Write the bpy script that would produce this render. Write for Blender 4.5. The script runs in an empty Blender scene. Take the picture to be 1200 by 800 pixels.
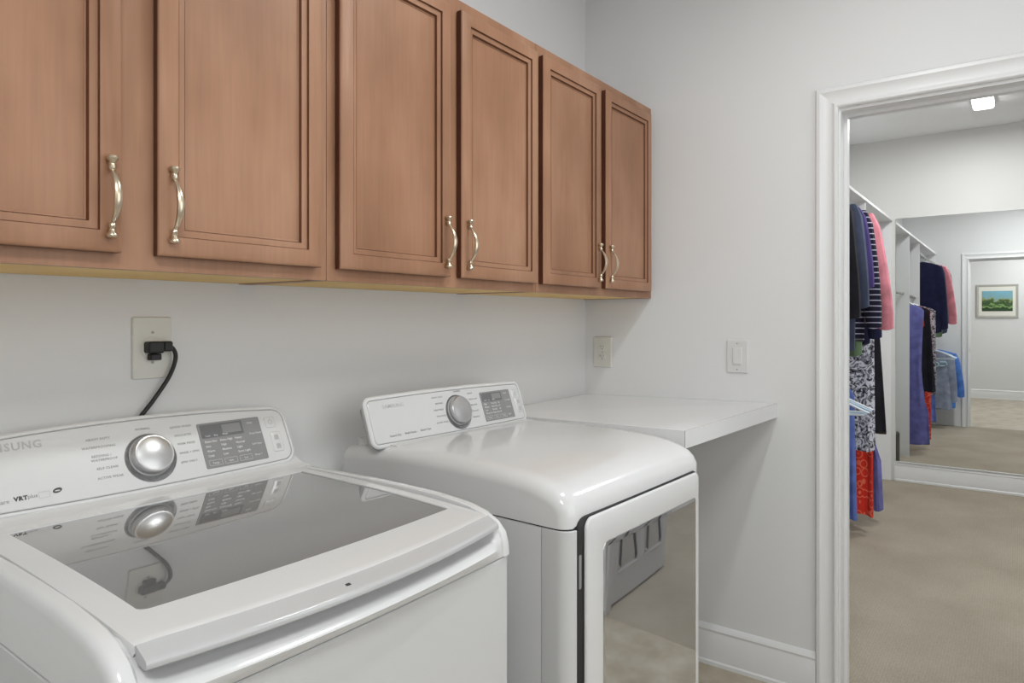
import bpy, bmesh, math, random
from mathutils import Vector, Matrix

# ------------------------------------------------------------------ camera, world, lights, exposure
scene = bpy.context.scene
COL = scene.collection
cam_d = bpy.data.cameras.new('camera')
cam = bpy.data.objects.new('camera', cam_d)
COL.objects.link(cam)
cam.location = (-2.539, -1.4957, 1.31)
cam.rotation_euler = (math.radians(90), 0, math.atan2(595, 800) - math.radians(90))
cam_d.lens = 24.0
cam_d.sensor_width = 36.0
cam_d.shift_y = -26.5 / 1200
cam_d.clip_start = 0.02
scene.camera = cam

w = bpy.data.worlds.new('world')
scene.world = w
w.use_nodes = True
w.node_tree.nodes['Background'].inputs[0].default_value = (0.97, 1.0, 0.99, 1)
w.node_tree.nodes['Background'].inputs[1].default_value = 2.0

scene.view_settings.view_transform = 'Standard'
scene.view_settings.look = 'None'
scene.view_settings.gamma = 1.0
scene.view_settings.exposure = 0.08
scene.view_settings.use_curve_mapping = False

LAUNDRY_W = 1.0      # emission of the laundry ceiling light diffuser
CLOSET_W = 9.0       # emission of the closet ceiling light diffuser
HALL_FILL_W = 1.5          # emission of the fill light added at the camera end of the laundry

def area(name, loc, sx, sy, watts, rot=(0, 0, 0), col=(0.968, 1.0, 0.985)):
    d = bpy.data.lights.new(name, 'AREA')
    d.shape = 'RECTANGLE'; d.size = sx; d.size_y = sy; d.energy = watts; d.color = col
    o = bpy.data.objects.new(name, d); COL.objects.link(o)
    o.location = loc; o.rotation_euler = rot
    return o
area('laundry_lamp', (-1.05, -1.20, 2.655), 0.50, 0.10, 9.5)
area('closet_lamp', (2.90, -1.30, 2.725), 0.38, 0.12, 13)
area('closet_fill_near', (1.15, -1.60, 2.725), 0.40, 0.14, 25)  # extra unseen closet light, added to even out the brightness
area('hall_fill', (-2.7, -1.75, 2.655), 0.5, 0.5, 19)  # unseen light added as fill from behind the camera
portal = area('added_window_portal', (-1.45, -2.56, 1.55), 1.9, 1.5, 1, (math.radians(90), 0, 0))  # guides sky light through the window added as fill
portal.data.cycles.is_portal = True

# ------------------------------------------------------------------ materials
MATS = {}
def srgb(r, g, b):
    def f(c):
        c /= 255.0
        return c / 12.92 if c <= 0.04045 else ((c + 0.055) / 1.055) ** 2.4
    return (f(r), f(g), f(b), 1)

def mat(name, col, rough=0.5, metal=0.0, spec=0.5, coat=0.0, emit=None, estr=0, noise=0.0, nscale=8.0, bump=0.0, bscale=200.0, trans=0.0):
    m = bpy.data.materials.new(name)
    m.use_nodes = True
    nt = m.node_tree
    b = nt.nodes['Principled BSDF']
    b.inputs['Base Color'].default_value = col
    b.inputs['Roughness'].default_value = rough
    b.inputs['Metallic'].default_value = metal
    b.inputs['Specular IOR Level'].default_value = spec
    b.inputs['Coat Weight'].default_value = coat
    b.inputs['Transmission Weight'].default_value = trans
    if emit:
        b.inputs['Emission Color'].default_value = emit
        b.inputs['Emission Strength'].default_value = estr
    if noise > 0 or bump > 0:
        tc = nt.nodes.new('ShaderNodeTexCoord')
    if noise > 0:
        n = nt.nodes.new('ShaderNodeTexNoise'); n.inputs['Scale'].default_value = nscale
        n.inputs['Detail'].default_value = 5
        nt.links.new(tc.outputs['Object'], n.inputs['Vector'])
        r = nt.nodes.new('ShaderNodeMapRange')
        r.inputs['From Min'].default_value = 0.3; r.inputs['From Max'].default_value = 0.7
        r.inputs['To Min'].default_value = 1 - noise; r.inputs['To Max'].default_value = 1 + noise
        nt.links.new(n.outputs['Fac'], r.inputs['Value'])
        mx = nt.nodes.new('ShaderNodeVectorMath'); mx.operation = 'SCALE'
        mx.inputs[0].default_value = col[:3]
        nt.links.new(r.outputs['Result'], mx.inputs['Scale'])
        nt.links.new(mx.outputs['Vector'], b.inputs['Base Color'])
    if bump > 0:
        n2 = nt.nodes.new('ShaderNodeTexNoise'); n2.inputs['Scale'].default_value = bscale
        n2.inputs['Detail'].default_value = 3
        nt.links.new(tc.outputs['Object'], n2.inputs['Vector'])
        bp = nt.nodes.new('ShaderNodeBump'); bp.inputs['Strength'].default_value = bump
        bp.inputs['Distance'].default_value = 0.002
        nt.links.new(n2.outputs['Fac'], bp.inputs['Height'])
        nt.links.new(bp.outputs['Normal'], b.inputs['Normal'])
    MATS[name] = m
    return m

def ramp(nt, fac, stops, interp='LINEAR'):
    r = nt.nodes.new('ShaderNodeValToRGB')
    r.color_ramp.interpolation = interp
    el = r.color_ramp.elements
    while len(el) > 1: el.remove(el[-1])
    el[0].position, el[0].color = stops[0]
    for p, c in stops[1:]:
        e = el.new(p); e.color = c
    nt.links.new(fac, r.inputs['Fac'])
    return r.outputs['Color']

def wood(name, c1, c2, c3, rough=0.38):
    m = bpy.data.materials.new(name); m.use_nodes = True
    nt = m.node_tree; b = nt.nodes['Principled BSDF']
    b.inputs['Roughness'].default_value = rough
    b.inputs['Specular IOR Level'].default_value = 0.4
    tc = nt.nodes.new('ShaderNodeTexCoord')
    mp = nt.nodes.new('ShaderNodeMapping'); mp.inputs['Scale'].default_value = (1.6, 1.6, 0.8)
    nt.links.new(tc.outputs['Object'], mp.inputs['Vector'])
    n1 = nt.nodes.new('ShaderNodeTexNoise'); n1.inputs['Scale'].default_value = 3.2; n1.inputs['Detail'].default_value = 3
    nt.links.new(mp.outputs['Vector'], n1.inputs['Vector'])
    c = ramp(nt, n1.outputs['Fac'], [(0.30, c1), (0.5, c2), (0.72, c3)])
    mp2 = nt.nodes.new('ShaderNodeMapping'); mp2.inputs['Scale'].default_value = (60, 60, 3)
    nt.links.new(tc.outputs['Object'], mp2.inputs['Vector'])
    n2 = nt.nodes.new('ShaderNodeTexNoise'); n2.inputs['Scale'].default_value = 2.0; n2.inputs['Detail'].default_value = 6
    nt.links.new(mp2.outputs['Vector'], n2.inputs['Vector'])
    r = nt.nodes.new('ShaderNodeMapRange')
    r.inputs['From Min'].default_value = 0.3; r.inputs['From Max'].default_value = 0.7
    r.inputs['To Min'].default_value = 0.93; r.inputs['To Max'].default_value = 1.05
    nt.links.new(n2.outputs['Fac'], r.inputs['Value'])
    s = nt.nodes.new('ShaderNodeVectorMath'); s.operation = 'SCALE'
    nt.links.new(c, s.inputs[0]); nt.links.new(r.outputs['Result'], s.inputs['Scale'])
    nt.links.new(s.outputs['Vector'], b.inputs['Base Color'])
    MATS[name] = m
    return m

WALL = mat('wall_paint', srgb(224, 224, 225), 0.6, spec=0.3, bump=0.08, bscale=120)
CEIL = mat('ceiling_paint', srgb(238, 238, 239), 0.9, spec=0.1)
TRIM = mat('trim_paint', srgb(228, 228, 229), 0.35)
CLOSETW = mat('closet_paint', srgb(222, 221, 219), 0.6, spec=0.3)
MELA = mat('white_melamine', srgb(236, 236, 238), 0.35)
LAMI = mat('white_laminate', srgb(226, 226, 228), 0.22)
SEAM = mat('laminate_seam', srgb(120, 108, 98), 0.5)
CAB = wood('stained_maple', srgb(144, 103, 77), srgb(161, 118, 91), srgb(175, 133, 106), 0.46)
CABD = wood('stain_and_shade_edge', srgb(70, 36, 24), srgb(82, 44, 30), srgb(92, 52, 36), 0.5)  # edge stain darkened to carry the shade of the gaps between doors
CABG = wood('shaded_groove', srgb(92, 56, 38), srgb(102, 64, 44), srgb(112, 72, 50), 0.5)  # dark tone painted in for the shade of the molding recess
RAW = wood('raw_cabinet_bottom', srgb(226, 184, 112), srgb(232, 194, 124), srgb(238, 202, 136), 0.6)
NICK = mat('satin_nickel', srgb(214, 200, 178), 0.28, metal=1.0)
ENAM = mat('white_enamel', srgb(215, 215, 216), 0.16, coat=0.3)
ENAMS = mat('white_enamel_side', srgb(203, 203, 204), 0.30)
SILV = mat('pearl_silver_panel', srgb(216, 216, 217), 0.25, metal=0.15)
HANDL = mat('handle_plastic', srgb(186, 186, 187), 0.14, coat=0.3)
CHROME = mat('brushed_chrome', srgb(200, 200, 201), 0.33, metal=0.9)
DISP = mat('display_grey', srgb(140, 140, 141), 0.14)
DISPD = mat('display_window', srgb(112, 112, 114), 0.08)
INKW = mat('ink_white', srgb(214, 214, 214), 0.5)
INKG = mat('ink_grey', srgb(150, 150, 151), 0.5)
INKL = mat('ink_pale', srgb(176, 176, 177), 0.5)
INKD = mat('ink_dark', srgb(62, 62, 64), 0.5)
LIDG = mat('lid_glass', srgb(142, 142, 143), 0.03, metal=0.45, spec=1.0, coat=1.0)
DOORG = mat('door_glass', srgb(206, 208, 212), 0.03, metal=0.95, spec=0.8)
BLACK = mat('black_rubber', srgb(24, 24, 25), 0.5)
GASK = mat('dark_gasket', srgb(40, 40, 41), 0.6)
PLATE = mat('ivory_plate', srgb(214, 213, 206), 0.4)
PLATEW = mat('white_plate', srgb(216, 216, 216), 0.35)
SCREW = mat('screw', srgb(150, 150, 146), 0.4, metal=0.6)
MIRR = mat('mirror_glass', srgb(240, 242, 241), 0.0, metal=1.0)
LAMPM = mat('lamp_diffuser', srgb(240, 240, 240), 0.5, emit=(1, 1, 1, 1), estr=CLOSET_W)
LAMPL = mat('lamp_diffuser_laundry', srgb(240, 240, 240), 0.5, emit=(1, 1, 1, 1), estr=LAUNDRY_W)
LAMPH = mat('fill_diffuser_hall', srgb(240, 240, 240), 0.5, emit=(1, 1, 1, 1), estr=HALL_FILL_W)
METAL = mat('zinc_metal', srgb(170, 168, 162), 0.3, metal=1.0)

def floor_mat():
    m = bpy.data.materials.new('vinyl_floor'); m.use_nodes = True
    nt = m.node_tree; b = nt.nodes['Principled BSDF']
    b.inputs['Roughness'].default_value = 0.35
    tc = nt.nodes.new('ShaderNodeTexCoord')
    n = nt.nodes.new('ShaderNodeTexNoise'); n.inputs['Scale'].default_value = 7; n.inputs['Detail'].default_value = 8
    nt.links.new(tc.outputs['Object'], n.inputs['Vector'])
    c = ramp(nt, n.outputs['Fac'], [(0.3, srgb(152, 140, 122)), (0.5, srgb(176, 165, 146)), (0.7, srgb(192, 183, 167))])
    nt.links.new(c, b.inputs['Base Color'])
    return m
VINYL = floor_mat()

def carpet_mat():
    m = bpy.data.materials.new('loop_carpet'); m.use_nodes = True
    nt = m.node_tree; b = nt.nodes['Principled BSDF']
    b.inputs['Roughness'].default_value = 0.95
    b.inputs['Specular IOR Level'].default_value = 0.1
    tc = nt.nodes.new('ShaderNodeTexCoord')
    n = nt.nodes.new('ShaderNodeTexNoise'); n.inputs['Scale'].default_value = 2.5; n.inputs['Detail'].default_value = 6
    nt.links.new(tc.outputs['Object'], n.inputs['Vector'])
    c = ramp(nt, n.outputs['Fac'], [(0.35, srgb(162, 152, 137)), (0.65, srgb(174, 164, 149))])
    v = nt.nodes.new('ShaderNodeTexVoronoi'); v.inputs['Scale'].default_value = 75
    v.inputs['Randomness'].default_value = 0.35
    mp = nt.nodes.new('ShaderNodeMapping'); mp.inputs['Scale'].default_value = (1, 1.35, 1)
    nt.links.new(tc.outputs['Object'], mp.inputs['Vector']); nt.links.new(mp.outputs['Vector'], v.inputs['Vector'])
    r = nt.nodes.new('ShaderNodeMapRange'); r.inputs['From Max'].default_value = 0.6
    r.inputs['To Min'].default_value = 1.06; r.inputs['To Max'].default_value = 0.84
    nt.links.new(v.outputs['Distance'], r.inputs['Value'])
    s = nt.nodes.new('ShaderNodeVectorMath'); s.operation = 'SCALE'
    nt.links.new(c, s.inputs[0]); nt.links.new(r.outputs['Result'], s.inputs['Scale'])
    nt.links.new(s.outputs['Vector'], b.inputs['Base Color'])
    bp = nt.nodes.new('ShaderNodeBump'); bp.inputs['Strength'].default_value = 0.5; bp.inputs['Distance'].default_value = 0.004
    bp.invert = True
    nt.links.new(v.outputs['Distance'], bp.inputs['Height']); nt.links.new(bp.outputs['Normal'], b.inputs['Normal'])
    return m
CARPET = carpet_mat()

def cloth(name, col, kind=None, c2=None, c3=None, scale=30.0):
    m = bpy.data.materials.new(name); m.use_nodes = True
    nt = m.node_tree; b = nt.nodes['Principled BSDF']
    b.inputs['Roughness'].default_value = 0.85
    b.inputs['Specular IOR Level'].default_value = 0.15
    b.inputs['Sheen Weight'].default_value = 0.15
    b.inputs['Base Color'].default_value = col
    tc = nt.nodes.new('ShaderNodeTexCoord')
    if kind == 'stripes':
        wv = nt.nodes.new('ShaderNodeTexWave'); wv.bands_direction = 'Z'
        wv.inputs['Scale'].default_value = scale; wv.inputs['Distortion'].default_value = 0.6
        nt.links.new(tc.outputs['Object'], wv.inputs['Vector'])
        nt.links.new(ramp(nt, wv.outputs['Fac'], [(0.0, col), (0.90, col), (0.97, c2)]), b.inputs['Base Color'])
    elif kind == 'leaf':
        n = nt.nodes.new('ShaderNodeTexNoise'); n.inputs['Scale'].default_value = scale
        n.inputs['Detail'].default_value = 3; n.inputs['Distortion'].default_value = 2.2
        nt.links.new(tc.outputs['Object'], n.inputs['Vector'])
        nt.links.new(ramp(nt, n.outputs['Fac'], [(0.0, c2), (0.44, c2), (0.49, col), (0.55, col), (0.60, c3)]), b.inputs['Base Color'])
    elif kind == 'spots':
        v = nt.nodes.new('ShaderNodeTexVoronoi'); v.inputs['Scale'].default_value = scale
        v.inputs['Randomness'].default_value = 0.5
        nt.links.new(tc.outputs['Object'], v.inputs['Vector'])
        nt.links.new(ramp(nt, v.outputs['Distance'], [(0.0, c3), (0.16, c2), (0.26, col), (0.42, col), (0.47, c2), (0.55, col)]), b.inputs['Base Color'])
    else:
        n = nt.nodes.new('ShaderNodeTexNoise'); n.inputs['Scale'].default_value = 14
        nt.links.new(tc.outputs['Object'], n.inputs['Vector'])
        dk = tuple(x * 0.8 for x in col[:3]) + (1,)
        lt = tuple(min(1, x * 1.15) for x in col[:3]) + (1,)
        nt.links.new(ramp(nt, n.outputs['Fac'], [(0.35, dk), (0.65, lt)]), b.inputs['Base Color'])
    return m

# ------------------------------------------------------------------ mesh helpers
class M:
    def __init__(s): s.v = []; s.f = []
    def add(s, vs, fs):
        o = len(s.v); s.v += [tuple(p) for p in vs]; s.f += [tuple(i + o for i in f) for f in fs]
        return s

def box(m, x0, x1, y0, y1, z0, z1):
    v = [(x, y, z) for x in (x0, x1) for y in (y0, y1) for z in (z0, z1)]
    m.add(v, [(0, 1, 3, 2), (4, 6, 7, 5), (0, 4, 5, 1), (2, 3, 7, 6), (0, 2, 6, 4), (1, 5, 7, 3)])
    return m

def loft(m, rings, closed=True, cap0=True, cap1=True):
    n = len(rings[0]); vs = [p for r in rings for p in r]; fs = []
    for i in range(len(rings) - 1):
        for j in range(n if closed else n - 1):
            k = (j + 1) % n
            fs.append((i * n + j, i * n + k, (i + 1) * n + k, (i + 1) * n + j))
    if cap0: fs.append(tuple(range(n - 1, -1, -1)))
    if cap1: fs.append(tuple((len(rings) - 1) * n + j for j in range(n)))
    return m.add(vs, fs)

def tube(m, path, r, seg=10, squash=None):
    P = [Vector(p) for p in path]; n = len(P)
    R = r if isinstance(r, (list, tuple)) else [r] * n
    rings = []; up = None
    for i in range(n):
        t = (P[min(i + 1, n - 1)] - P[max(i - 1, 0)]).normalized()
        if up is None:
            up = Vector((0, 0, 1)) if abs(t.z) < 0.9 else Vector((1, 0, 0))
        a = t.cross(up)
        if a.length < 1e-5: a = t.cross(Vector((0, 1, 0)))
        a.normalize(); b = a.cross(t).normalized(); up = b
        ra, rb = (R[i], R[i]) if squash is None else (R[i] * squash[0], R[i] * squash[1])
        rings.append([P[i] + a * ra * math.cos(2 * math.pi * k / seg) + b * rb * math.sin(2 * math.pi * k / seg) for k in range(seg)])
    return loft(m, rings)

def lathe(m, origin, axis, prof, seg=32):
    """prof = [(radius, height along axis)]"""
    ax = Vector(axis).normalized()
    a = ax.cross(Vector((1, 0, 0)) if abs(ax.x) < 0.9 else Vector((0, 0, 1))).normalized(); b = ax.cross(a)
    rings = []
    for r, h in prof:
        r = max(r, 1e-5)
        rings.append([Vector(origin) + ax * h + (a * math.cos(2 * math.pi * k / seg) + b * math.sin(2 * math.pi * k / seg)) * r for k in range(seg)])
    return loft(m, rings)

def rrect(x0, x1, y0, y1, r, n=6):
    """counter-clockwise rounded rectangle; r number or (bl, br, tr, tl)"""
    rs = (r,) * 4 if not isinstance(r, (tuple, list)) else r
    pts = []
    for (cx, cy, a0, q) in ((x0, y0, 180, rs[0]), (x1, y0, 270, rs[1]), (x1, y1, 0, rs[2]), (x0, y1, 90, rs[3])):
        ox = cx + q * (1 if cx == x0 else -1); oy = cy + q * (1 if cy == y0 else -1)
        if q <= 0: pts.append((cx, cy)); continue
        for k in range(n + 1):
            a = math.radians(a0 + 90 * k / n)
            pts.append((ox + q * math.cos(a), oy + q * math.sin(a)))
    return pts

def offset(pts, d):
    """inset a CCW outline by d"""
    n = len(pts); out = []
    for i in range(n):
        p0 = Vector(pts[i - 1]); p = Vector(pts[i]); p1 = Vector(pts[(i + 1) % n])
        e0 = (p - p0); e1 = (p1 - p)
        if e0.length < 1e-7: e0 = e1
        if e1.length < 1e-7: e1 = e0
        e0 = e0.normalized(); e1 = e1.normalized()
        n0 = Vector((-e0.y, e0.x)); n1 = Vector((-e1.y, e1.x))
        nn = (n0 + n1)
        nn = nn / max(0.4, nn.length_squared / 2) if nn.length > 1e-6 else n0
        q = p + nn * d
        out.append((q.x, q.y))
    return out

def plate(m, outline, rings, O=(0, 0, 0), U=(1, 0, 0), V=(0, 0, 1), N=(0, -1, 0)):
    O, U, V, N = Vector(O), Vector(U), Vector(V), Vector(N)
    rs = []
    for inset, dep in rings:
        o2 = offset(outline, inset) if abs(inset) > 1e-9 else outline
        rs.append([O + U * a + V * b + N * dep for a, b in o2])
    return loft(m, rs)

ORG = {}
SHARP = math.radians(32)
def finish(name, m, material, smooth=True):
    me = bpy.data.meshes.new(name)
    me.from_pydata([tuple(p) for p in m.v], [], m.f)
    me.validate(clean_customdata=False)
    bm = bmesh.new(); bm.from_mesh(me)
    bmesh.ops.recalc_face_normals(bm, faces=bm.faces)
    if smooth:
        for f in bm.faces: f.smooth = True
        for e in bm.edges:
            if len(e.link_faces) == 2 and e.calc_face_angle(0) > SHARP: e.smooth = False
    bm.to_mesh(me); bm.free()
    if material: me.materials.append(material)
    return me

def link(name, data, parent=None):
    o = bpy.data.objects.new(name, data); COL.objects.link(o)
    if parent: o.parent = parent
    return o

def part(name, m, material, parent, label=None, smooth=True, kind=None):
    org = ORG.get(parent, Vector((0, 0, 0)))
    m.v = [(p[0] - org[0], p[1] - org[1], p[2] - org[2]) for p in m.v]
    o = link(name, finish(name, m, material, smooth), parent)
    ORG[o] = org
    if label: o['label'] = label
    if kind: o['kind'] = kind
    return o

def tag(o, label, cat, group=None):
    o['label'] = label; o['category'] = cat
    if group: o['group'] = group
    return o

def thing(name, loc, label, cat, group=None, local=False, rotz=0):
    o = link(name, None)
    o.location = loc; o.rotation_euler = (0, 0, rotz)
    ORG[o] = Vector((0, 0, 0)) if local else Vector(loc)
    return tag(o, label, cat, group)

def single(name, m, material, label, cat, group=None, smooth=True):
    xs = [p[0] for p in m.v]; ys = [p[1] for p in m.v]; zs = [p[2] for p in m.v]
    c = Vector(((min(xs) + max(xs)) / 2, (min(ys) + max(ys)) / 2, min(zs)))
    m.v = [(p[0] - c[0], p[1] - c[1], p[2] - c[2]) for p in m.v]
    o = link(name, finish(name, m, material, smooth)); o.location = c; ORG[o] = c
    return tag(o, label, cat, group)

def struct(name, m, material, smooth=True):
    o = link(name, finish(name, m, material, smooth)); o['kind'] = 'structure'; ORG[o] = Vector((0, 0, 0))
    return o
def struct_root(name, loc=(0, 0, 0)):
    o = link(name, None); o['kind'] = 'structure'; o.location = loc; ORG[o] = Vector(loc)
    return o

def text(name, s, size, O, U, V, parent, material, align='LEFT', bold=0.0, ext=0.0002):
    c = bpy.data.curves.new(name, 'FONT'); c.body = s; c.size = size; c.space_character = 1.12 if s.isupper() else 1.0
    c.align_x = align; c.extrude = ext; c.offset = bold; c.resolution_u = 2
    c.materials.append(material)
    o = link(name, c, parent)
    U = Vector(U).normalized(); V = Vector(V).normalized(); N = U.cross(V)
    mt = Matrix(((U.x, V.x, N.x, O[0]), (U.y, V.y, N.y, O[1]), (U.z, V.z, N.z, O[2]), (0, 0, 0, 1)))
    org = ORG.get(parent, Vector((0, 0, 0)))
    mt.translation = Vector(O) - org
    me = bpy.data.meshes.new_from_object(o)          # real mesh, no curve left in the scene
    bpy.data.objects.remove(o); bpy.data.curves.remove(c)
    me.name = name; me.transform(mt)
    return link(name, me, parent)

# ------------------------------------------------------------------ room shell
CH = 2.70; CH2 = 2.77
DY0, DY1, DZ = -0.990, -1.775, 2.035        # doorway in the right wall
m = M(); box(m, -3.7, 0.0, 0.0, 0.12, -0.1, CH); struct('wall_back', m, WALL, False)
m = M(); box(m, 0, 0.12, DY0, 0.12, -0.1, CH2); box(m, 0, 0.12, -2.5, DY1, -0.1, CH2); box(m, 0, 0.12, DY1, DY0, DZ, CH2)
struct('wall_right', m, WALL, False)
m = M(); box(m, -3.7, -3.6, -2.5, 0.0, -0.1, CH); struct('wall_left', m, WALL, False)
WX0, WX1, WZ0, WZ1 = -2.40, -0.50, 0.80, 2.30      # window added for daylight fill, unseen behind the camera
m = M(); box(m, -3.7, WX0, -2.6, -2.5, -0.1, CH); box(m, WX1, 0.0, -2.6, -2.5, -0.1, CH); box(m, WX0, WX1, -2.6, -2.5, -0.1, WZ0); box(m, WX0, WX1, -2.6, -2.5, WZ1, CH)
struct('wall_front', m, WALL, False)
win = struct_root('added_window_1', (-1.45, -2.5, WZ0))
m = M(); t_ = 0.04
for (a, b, c, d) in ((WX0, WX0 + t_, WZ0, WZ1), (WX1 - t_, WX1, WZ0, WZ1), (WX0 + t_, WX1 - t_, WZ0, WZ0 + t_), (WX0 + t_, WX1 - t_, WZ1 - t_, WZ1), ((WX0 + WX1) / 2 - 0.02, (WX0 + WX1) / 2 + 0.02, WZ0 + t_, WZ1 - t_)):
    box(m, a, b, -2.575, -2.53, c, d)
part('added_window_frame', m, TRIM, win, smooth=False)
m = M(); box(m, WX0 - 0.04, WX1 + 0.04, -2.53, -2.46, WZ0 - 0.025, WZ0 - 0.001); part('added_window_sill', m, TRIM, win, smooth=False)
m = M(); box(m, -3.7, 0.06, -2.6, 0.12, -0.1, 0); struct('floor', m, VINYL, False)
m = M(); box(m, -3.7, 0.0, -2.6, 0.12, CH, CH + 0.1); struct('ceiling', m, CEIL, False)
# closet shell
m = M(); box(m, 0.06, 3.9, -2.6, -0.20, -0.1, 0.0); struct('floor_closet', m, CARPET, False)
m = M(); box(m, 0.12, 3.9, -0.30, -0.20, -0.0, CH2); struct('wall_closet_left', m, CLOSETW, False)
m = M(); box(m, 3.77, 3.9, -2.6, -0.30, -0.0, CH2); struct('wall_closet_far', m, CLOSETW, False)
m = M(); box(m, 0.12, 3.77, -2.6, -2.5, -0.0, CH2); struct('wall_closet_right', m, CLOSETW, False)
m = M(); box(m, 0.12, 3.9, -2.6, -0.20, CH2, CH2 + 0.1); struct('ceiling_closet', m, CEIL, False)

# baseboards: profile (out, z), swept along a line
BP = [(0, 0), (0.018, 0), (0.018, 0.014), (0.013, 0.019), (0.013, 0.112), (0.0095, 0.120), (0.0095, 0.126), (0.012, 0.131), (0.006, 0.146), (0, 0.151)]
def baseb(name, a, b, n):
    m = M(); loft(m, [[(p[0] + n[0] * o, p[1] + n[1] * o, z) for o, z in BP] for p in (a, b)])
    return struct(name, m, TRIM)
baseb('baseboard_right', (0, 0), (0, -0.9275), (-1, 0))
baseb('baseboard_right_front', (0, -1.856), (0, -2.5), (-1, 0))
baseb('baseboard_back', (-3.6, 0), (-0.018, 0), (0, -1))
baseb('baseboard_left', (-3.6, -2.5), (-3.6, -0.0), (1, 0))
baseb('baseboard_front', (-3.6, -2.5), (0, -2.5), (0, 1))
baseb('baseboard_closet_far', (3.77, -0.68), (3.77, -2.5), (-1, 0))
baseb('baseboard_closet_right', (0.12, -2.5), (3.77, -2.5), (0, 1))
baseb('baseboard_closet_near', (0.12, -1.86), (0.12, -2.5), (1, 0))

# doorway trim: casing, jambs, door leaf
door = struct_root('door_1', (0, DY0, 0))
CP = [(0, 0), (0, 0.010), (0.004, 0.016), (0.016, 0.018), (0.022, 0.014), (0.040, 0.012), (0.052, 0.011), (0.060, 0.014), (0.066, 0.019), (0.073, 0.019), (0.078, 0.014), (0.078, 0)]
# CP: (distance from the outer edge inwards .. measured from inner edge, out)
def casing(side, X, n):
    CPi = [((0.078 - a) * 0.93, b) for a, b in CP][::-1]     # from inner edge outward
    iy0, iy1, iz = DY0 - 0.010, DY1 + 0.010, DZ - 0.006
    rings = []
    m = M()
    loft(m, [[(X + n * o, iy0 + a, 0) for a, o in CPi], [(X + n * o, iy0 + a, iz + a) for a, o in CPi]]); part('casing', m, TRIM, door)
    m = M()
    loft(m, [[(X + n * o, iy0 + a, iz + a) for a, o in CPi], [(X + n * o, iy1 - a, iz + a) for a, o in CPi]]); part('casing', m, TRIM, door)
    m = M()
    loft(m, [[(X + n * o, iy1 - a, iz + a) for a, o in CPi], [(X + n * o, iy1 - a, 0) for a, o in CPi]]); part('casing', m, TRIM, door)
casing('laundry', 0.0, -1); casing('closet', 0.12, 1)
m = M(); box(m, -0.001, 0.121, DY0 - 0.016, DY0 - 0.0005, 0, DZ - 0.001); box(m, 0.055, 0.085, DY0 - 0.027, DY0 - 0.016, 0, DZ - 0.016); part('jamb', m, TRIM, door, smooth=False)
m = M(); box(m, -0.001, 0.121, DY1, DY1 + 0.016, 0, DZ); box(m, 0.055, 0.085, DY1 + 0.016, DY1 + 0.027, 0, DZ - 0.016); part('jamb', m, TRIM, door, smooth=False)
m = M(); box(m, -0.001, 0.121, DY1 + 0.016, DY0 - 0.016, DZ - 0.016, DZ); box(m, 0.055, 0.085, DY1 + 0.0272, DY0 - 0.0272, DZ - 0.027, DZ - 0.016); part('head_jamb', m, TRIM, door, smooth=False)
m = M(); plate(m, rrect(-0.012, 0.012, -0.028, 0.028, 0.004), [(0, 0), (0, 0.0015), (0.001, 0.002)], (0.100, DY0 - 0.016, 0.93), (1, 0, 0), (0, 0, 1), (0, -1, 0))
part('strike_plate', m, METAL, door, 'metal strike plate')
# open leaf, swung into the closet along the right-hand jamb
leaf = M(); LY = DY1 - 0.048
box(leaf, 0.135, 0.865, LY, LY + 0.035, 0.012, 2.018)
dl = part('door_leaf', leaf, TRIM, door, smooth=False)
for (a, b, c, d) in ((0.20, 0.46, 0.95, 1.90), (0.54, 0.80, 0.95, 1.90), (0.20, 0.46, 0.16, 0.84), (0.54, 0.80, 0.16, 0.84)):
    m = M(); ol = rrect(a, b, c, d, 0.001, 1)
    if c > 0.5:
        ol = [(a, c), (b, c)] + [((a + b) / 2 + (b - a) / 2 * math.cos(math.radians(t)), d - 0.1 + 0.1 * math.sin(math.radians(t))) for t in range(0, 181, 15)]
    plate(m, ol, [(0, -0.001), (0.004, 0.005), (0.012, 0.001), (0.030, 0.001), (0.045, 0.006)], (0, LY + 0.035, 0), (1, 0, 0), (0, 0, 1), (0, 1, 0))
    part('raised_panel', m, TRIM, dl)
m = M(); lathe(m, (0.80, LY + 0.035, 0.93), (0, 1, 0), [(0.0, 0), (0.032, 0), (0.032, 0.006), (0.012, 0.010), (0.010, 0.03), (0.024, 0.038), (0.028, 0.052), (0.02, 0.064), (0, 0.067)], 20)
part('door_knob', m, METAL, dl)
for z in (0.25, 1.02, 1.80):
    m = M(); tube(m, [(0.128, DY1 - 0.010, z - 0.045), (0.128, DY1 - 0.010, z + 0.045)], 0.006, 8); part('hinge', m, METAL, door)

# ------------------------------------------------------------------ ceiling lights
def ceiling_light(x, y, sx, sy, matl, label):
    CH = CH2 if x > 0 else globals()['CH']
    t = thing('ceiling_light', (x, y, CH - 0.04), label, 'light')
    m = M(); plate(m, rrect(-sx / 2, sx / 2, -sy / 2, sy / 2, 0.01), [(0, 0), (0, 0.020), (0.003, 0.023)], (x, y, CH), (1, 0, 0), (0, -1, 0), (0, 0, -1)); part('housing', m, PLATEW, t)
    m = M(); plate(m, rrect(-sx / 2 + 0.006, sx / 2 - 0.006, -sy / 2 + 0.006, sy / 2 - 0.006, 0.01), [(0, 0.0232), (0.004, 0.034), (0.012, 0.040)], (x, y, CH), (1, 0, 0), (0, -1, 0), (0, 0, -1)); part('diffuser', m, matl, t)
ceiling_light(2.90, -1.30, 0.40, 0.13, LAMPM, 'bright white rectangular ceiling light seen through the closet doorway')
ceiling_light(1.15, -1.60, 0.42, 0.15, LAMPM, 'unseen rectangular ceiling light added to brighten the closet near the doorway')
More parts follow.
